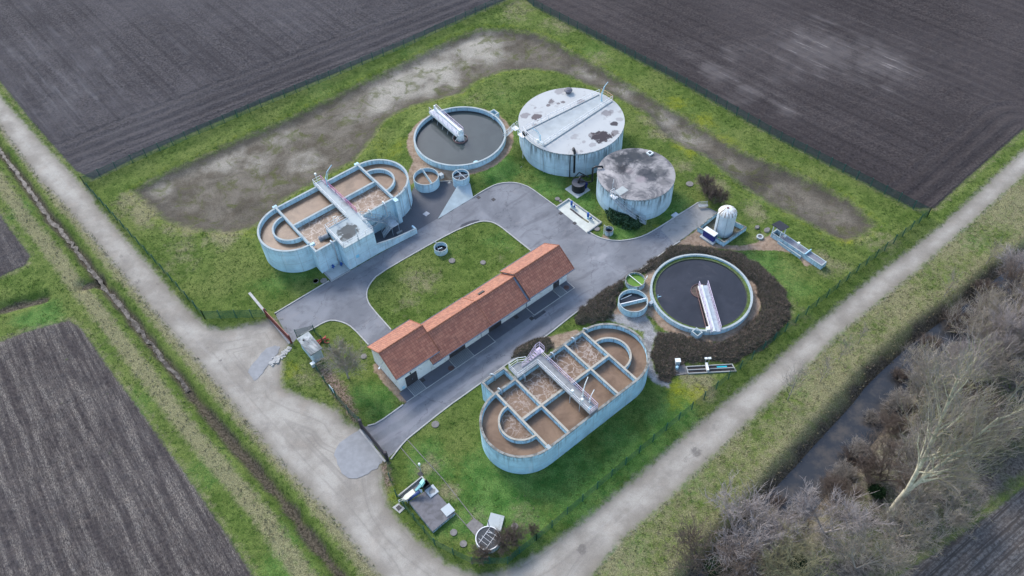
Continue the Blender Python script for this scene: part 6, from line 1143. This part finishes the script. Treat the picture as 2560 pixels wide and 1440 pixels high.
# tall poplar beside the river
big = [(np.array([0., 0, -.2]), np.array([.1, .05, 3.]), .46, .42, 0), (np.array([.1, .05, 3.]), np.array([.2, .0, 6.2]), .42, .38, 0)]
for (dx, dy, ln, sd_) in ((.05, .07, 21., 103), (-.07, -.09, 18., 104)):
    for s_ in bare_tree(sd_, ln, .30, 4, .024, .27, (18, 6, 4, 3), .9, (dx, dy), 1, .06): big.append((s_[0]+np.array([.2, 0, 6.1]), s_[1]+np.array([.2, 0, 6.1]), *s_[2:]))
q = G((2224, 1287))
tree_obj('bare_tree', 'tallest bare tree with pale forked trunk leaning out of the lower right corner', 'tree', big, (q[0], q[1], -.2), ('bark', 'twig_grey'), None, .28, 1.)
big2 = bare_tree(102, 13, .42, 4, .024, .22, (20, 7, 5, 4), .8, (.02, 0), 1, .2)
med = [bare_tree(110+i, 5.0+i*.8, .75, 4, .024, .13, (8, 6, 5, 4), .5, (0, 0), 3 if i % 2 else 2, .15) for i in range(3)]
bush = [bare_tree(130+i, 2.1, .8, 4, .016, .05, (7, 5, 4, 3), .4, (0, 0), 6, .1) for i in range(2)]
GRP = 'bare trees along the river'
spots = [(2520, 1000, 3, 'grey', .8, 'bare grey tree rising behind the tall pale trunk, at the right edge'),
 (2060, 1330, 0, 'lilac', 1.0, 'rounded lilac-grey bare tree just below the end of the open water'), (1860, 1350, 1, 'lilac', 1.05, 'wide silvery bare tree on the near bank at the bottom edge'), (1790, 1430, 2, 'brown', .9, 'brownish bare tree with ivy at the very bottom, left of the silvery one'), (1960, 1440, 1, 'yellow', .75, 'bare tree with yellowish lichen at the bottom edge left of the dark field'),
 (2140, 1420, 2, 'grey', .7, 'dense bare tree at the bottom edge between water and dark field'), (2200, 1200, 0, 'brown', .8, 'brown thicket tree on the bank close to the tall trunk base'), (2290, 1220, 1, 'grey', .8, 'grey bare tree directly behind the tall trunk base'), (2330, 1040, 2, 'grey', .95, 'spreading bare tree opposite the bend of the dark water'),
 (2430, 940, 0, 'lilac', 1., 'lilac bare tree on the far bank upstream of the bend'), (2400, 1100, 1, 'brown', .8, 'brown bare tree in the middle of the far-bank thicket'), (2520, 860, 2, 'lilac', .9, 'pinkish bare tree at the right edge upstream'), (2560, 700, 1, 'lilac', .8, 'small mauve bare tree in the upper river gap at the right edge'),
 (2360, 1290, 0, 'grey', .8, 'low bare tree beside the edge of the dark field'), (2090, 1250, 0, 'brown', .55, 'small brown bare tree overhanging the wide pool'), (2250, 1340, 1, 'grey', .75, 'bare tree rooted right below the tall trunk base'), (2600, 1120, 2, 'grey', .9, 'bare tree just outside the corner of the dark field'), (2480, 780, 0, 'grey', .7, 'thin grey bare tree at the upstream bend'), (1905, 1290, 0, 'grey', .42, 'low leafless bush at the downstream end of the pool'),
 (2300, 985, 1, 'grey', .8, 'bare tree leaning over the dark neck from the far bank'), (2370, 930, 0, 'lilac', .8, 'lilac bare tree crowding the channel above the dark neck'), (2440, 870, 1, 'grey', .85, 'grey bare tree filling the channel edge upstream'), (2500, 800, 2, 'grey', .8, 'grey bare tree on the far bank near the upstream corner'), (2550, 760, 1, 'brown', .8, 'brown bare tree at the right edge by the upstream corner'), (2460, 950, 2, 'grey', .8, 'broad grey bare tree filling the thicket below the upstream corner'), (2540, 910, 1, 'lilac', .9, 'lilac bare tree in the thicket at the right edge, mid height')]
protos = {}
for i, (px, py, ki, mt, sc_, lb) in enumerate(spots):
    key = (ki, mt)
    if key not in protos:
        seg = big2 if ki == 3 else med[ki]; root = tree_obj('bare_tree', lb, 'tree', seg, (0, 0, 0), ('bark' if ki == 3 else 'twig_'+mt, 'twig_'+mt), GRP, .12 if mt == 'grey' else 0.); protos[key] = root; o = root
    else: o = copy_tree(protos[key]); o['label'] = lb
    q = G((px, py)); o.location = (q[0], q[1], gz(q[0], q[1])-.1); o.rotation_euler = (0, 0, i*1.7); o.scale = (sc_, sc_, sc_)
bp = {}
for i, (px, py, mt, sc_, lb) in enumerate([(2150, 1120, 'grey', .8, 'leafless bush on the far bank beside the widest brown water'), (2230, 1070, 'brown', .9, 'brown leafless bush by the dark neck of the water'), (2165, 1190, 'brown', .9, 'brown leafless bush at the foot of the bank opposite the pool'), (1990, 1290, 'grey', .8, 'grey leafless bush hanging over the lower pool'), (2290, 1120, 'grey', 1., 'grey leafless bush inland from the dark neck'), (2390, 900, 'grey', 1., 'leafless bush beside the upstream ditch on the far bank'), (2450, 830, 'grey', .9, 'leafless bush farther upstream on the far bank'), (1945, 1370, 'grey', .9, 'leafless bush between the silvery tree and the lichen tree'), (2340, 1180, 'brown', 1., 'brown leafless bush amid the far-bank thicket'), (2480, 1090, 'grey', 1.1, 'grey leafless bush near the right edge thicket'), (2420, 1010, 'brown', 1., 'brown leafless bush behind the bend trees'), (1830, 1400, 'brown', 1., 'brown leafless bush under the silvery tree'), (2330, 850, 'brown', .8, 'brown leafless bush on the near bank, lowest of three upstream'), (2400, 790, 'brown', .9, 'brown leafless bush on the near bank, middle of three upstream'), (2470, 720, 'brown', .9, 'brown leafless bush on the near bank, highest of three upstream'), (2260, 925, 'brown', .6, 'small brown bush on the near bank at the dark neck'), (2110, 1180, 'grey', .8, 'grey bush trailing over the right side of the wide pool'), (2190, 1030, 'grey', .6, 'small grey bush on the right side of the dark neck'), (1950, 1240, 'brown', .5, 'small brown bush on the near bank of the lower pool'), (2250, 1000, 'grey', .9, 'grey bush hanging over the dark neck of the water from the far side'), (2320, 930, 'grey', .9, 'grey bush half hiding the channel just above the dark neck'), (2085, 1215, 'brown', .8, 'brown bush at the lower right rim of the wide pool'), (2140, 1130, 'brown', .7, 'brown bush leaning over the middle of the wide pool'),
    (1760, 478, 'brown', .85, 'reddish brown round bush beside the round storage tank'), (1775, 500, 'brown', .8, 'reddish brown bush right behind the bench'), (1800, 508, 'brown', .7, 'reddish brown bush touching the white silo top'),
    (1262, 1365, 'brown', .75, 'bare brown bush inside the bottom fence right of the grated shaft'), (1290, 1350, 'brown', .7, 'bare brown bush along the bottom fence, second from the shaft'), (1205, 1395, 'brown', .6, 'bare brown bush below the grated shaft'), (1333, 1330, 'brown', .38, 'tiny bare bush by itself near the bottom fence bend')]):
    if mt not in bp: o = tree_obj('bare_bush', lb, 'bush', bush[len(bp) % 2], (0, 0, 0), ('twig_'+mt, 'twig_'+mt), 'leafless bushes'); bp[mt] = o
    else: o = copy_tree(bp[mt]); o['label'] = lb
    q = G((px, py)); o.location = (q[0], q[1], gz(q[0], q[1])); o.rotation_euler = (0, 0, i*2.1); o.scale = (sc_, sc_, sc_)
# ivy masses
for (px, py, r_, h_, lb) in ((1800, 1415, 1.5, 3., 'dark ivy clump wrapped in the silvery bare tree'), (1985, 1415, 1.0, 1.8, 'dark green ivy clump near the bottom edge'), (2190, 1235, .9, 1.6, 'dark ivy clump by the foot of the tall tree'), (2300, 1100, .8, 1.4, 'small dark ivy clump behind the dark water neck')):
    rg = np.random.default_rng(int(px)); q = G((px, py)); C = rg.normal(size=(2600, 3)); C /= np.linalg.norm(C, axis=1)[:, None]; C *= (r_*rg.random(2600)**.35)[:, None]; C[:, 2] = C[:, 2]*h_/r_*.5+h_*.5; C[:, :2] += np.sin(C[:, [2, 0]]*2.1+px)*.25; V, F = leaves(C, .22, rg); o = quick('ivy_clump', V, F, 'ivy'); o.location = (q[0], q[1], gz(q[0], q[1])); o['label'] = lb; o['category'] = 'ivy'
# tree by the building and saplings along the track
tb = bare_tree(201, 4.8, .66, 4, .016, .13, (12, 8, 6, 4), .35, (0, 0), 1, .2); q = G((871, 945)); tree_obj('bare_tree', 'lone bare tree with fine grey twigs west of the cream building', 'tree', tb, (q[0], q[1], 0), ('twig_grey', 'twig_grey'), None, .2)
sap = [bare_tree(210+i, 4.6, .42, 3, .012, .05, (12, 5, 3), .8, (0, 0), 1, .12) for i in range(2)]; sp0 = None
for i, (px, py, sc_, lb) in enumerate(((1969, 1000, 1.35, 'tallest bare sapling, nearest the camera beside the track'), (2050, 954, .95, 'second bare sapling from the camera beside the track'), (2096, 902, .9, 'third bare sapling from the camera beside the track'), (2146, 858, .7, 'short bare sapling with dark base, fourth along the track'), (2268, 896, 1.1, 'bare sapling standing alone at the river bank edge'), (2375, 798, 1.2, 'thin bare sapling on the bank, next upstream from the lone one'), (2360, 740, .9, 'bare sapling halfway between track and upstream thicket'), (2465, 660, .9, 'farthest bare sapling toward the right edge'))):
    if sp0 is None: o = sp0 = tree_obj('bare_sapling', lb, 'tree', sap[0], (0, 0, 0), ('twig_grey', 'twig_grey'), 'saplings along the river side of the track')
    else: o = copy_tree(sp0); o['label'] = lb
    q = G((px, py)); o.location = (q[0], q[1], gz(q[0], q[1])); o.rotation_euler = (0, 0, i*1.3); o.scale = (sc_,)*3
# grass and reed tufts
def scatter(name, n, test, size, mat, seed, aspect=.3):
    rg = np.random.default_rng(seed); x = rg.uniform(-110, 100, n); y = rg.uniform(28, 165, n); i = np.clip(np.searchsorted(xs, x)-1, 0, nx-2); j = np.clip(np.searchsorted(ys, y)-1, 0, ny-2); id_ = j*nx+i; kk = test(id_, x, y, rg)
    x, y, z = x[kk], y[kk], Z_[id_[kk]]; C = np.stack([x, y, z-.02], 1); C = np.repeat(C, 4, 0)+rg.normal(size=(4*len(x), 3))*np.array([.09, .09, 0]); V, F = leaves(C, size, rg, .5, aspect); o = quick(name, V, F, mat); o['kind'] = 'stuff'; return o
AT = A_
free = lambda id_: (AT['asph'][id_] < -.25) & (AT['soil'][id_] < -.2) & (AT['basin'][id_] < -.4) & (AT['sand'][id_] < -.1) & (AT['grav'][id_] < -.1) & (AT['built'][id_] < -.1) & (AT['track'][id_] < .05)
inst2 = lambda x, y: (np.abs((x*CT+y*ST)-38.7) < 12.8) & (np.abs((-x*ST+y*CT)-41.) < 6.) | (np.abs((x*CT+y*ST)-33.8) < 12.8) & (np.abs((-x*ST+y*CT)-87.) < 8.)
scatter('grass', 170000, lambda i, x, y, rg: free(i) & ~inst2(x, y) & (AT['dry'][i] < .6) & (AT['mud'][i] < .2) & (vnoise(x, y, 1.1, 40)+vnoise(x, y, 4., 41)+rg.normal(size=len(x))*.12 > .05), .20, 'tuft', 31)
scatter('dry_grass', 120000, lambda i, x, y, rg: free(i) & ~inst2(x, y) & (AT['dry'][i]+rg.normal(size=len(x))*.15 > .5), .24, 'drytuft', 32)
scatter('bank_reeds', 100000, lambda i, x, y, rg: (AT['mud'][i] > .25) & (AT['mud'][i] < .98) & (Z_[i] > -1.6) & (rg.random(len(x)) < .9), .42, 'twig_brown', 33, .12)
scatter('verge_grass', 200000, lambda i, x, y, rg: (np.abs(AT['track'][i]+.1) < .35), .16, 'tuft', 34)
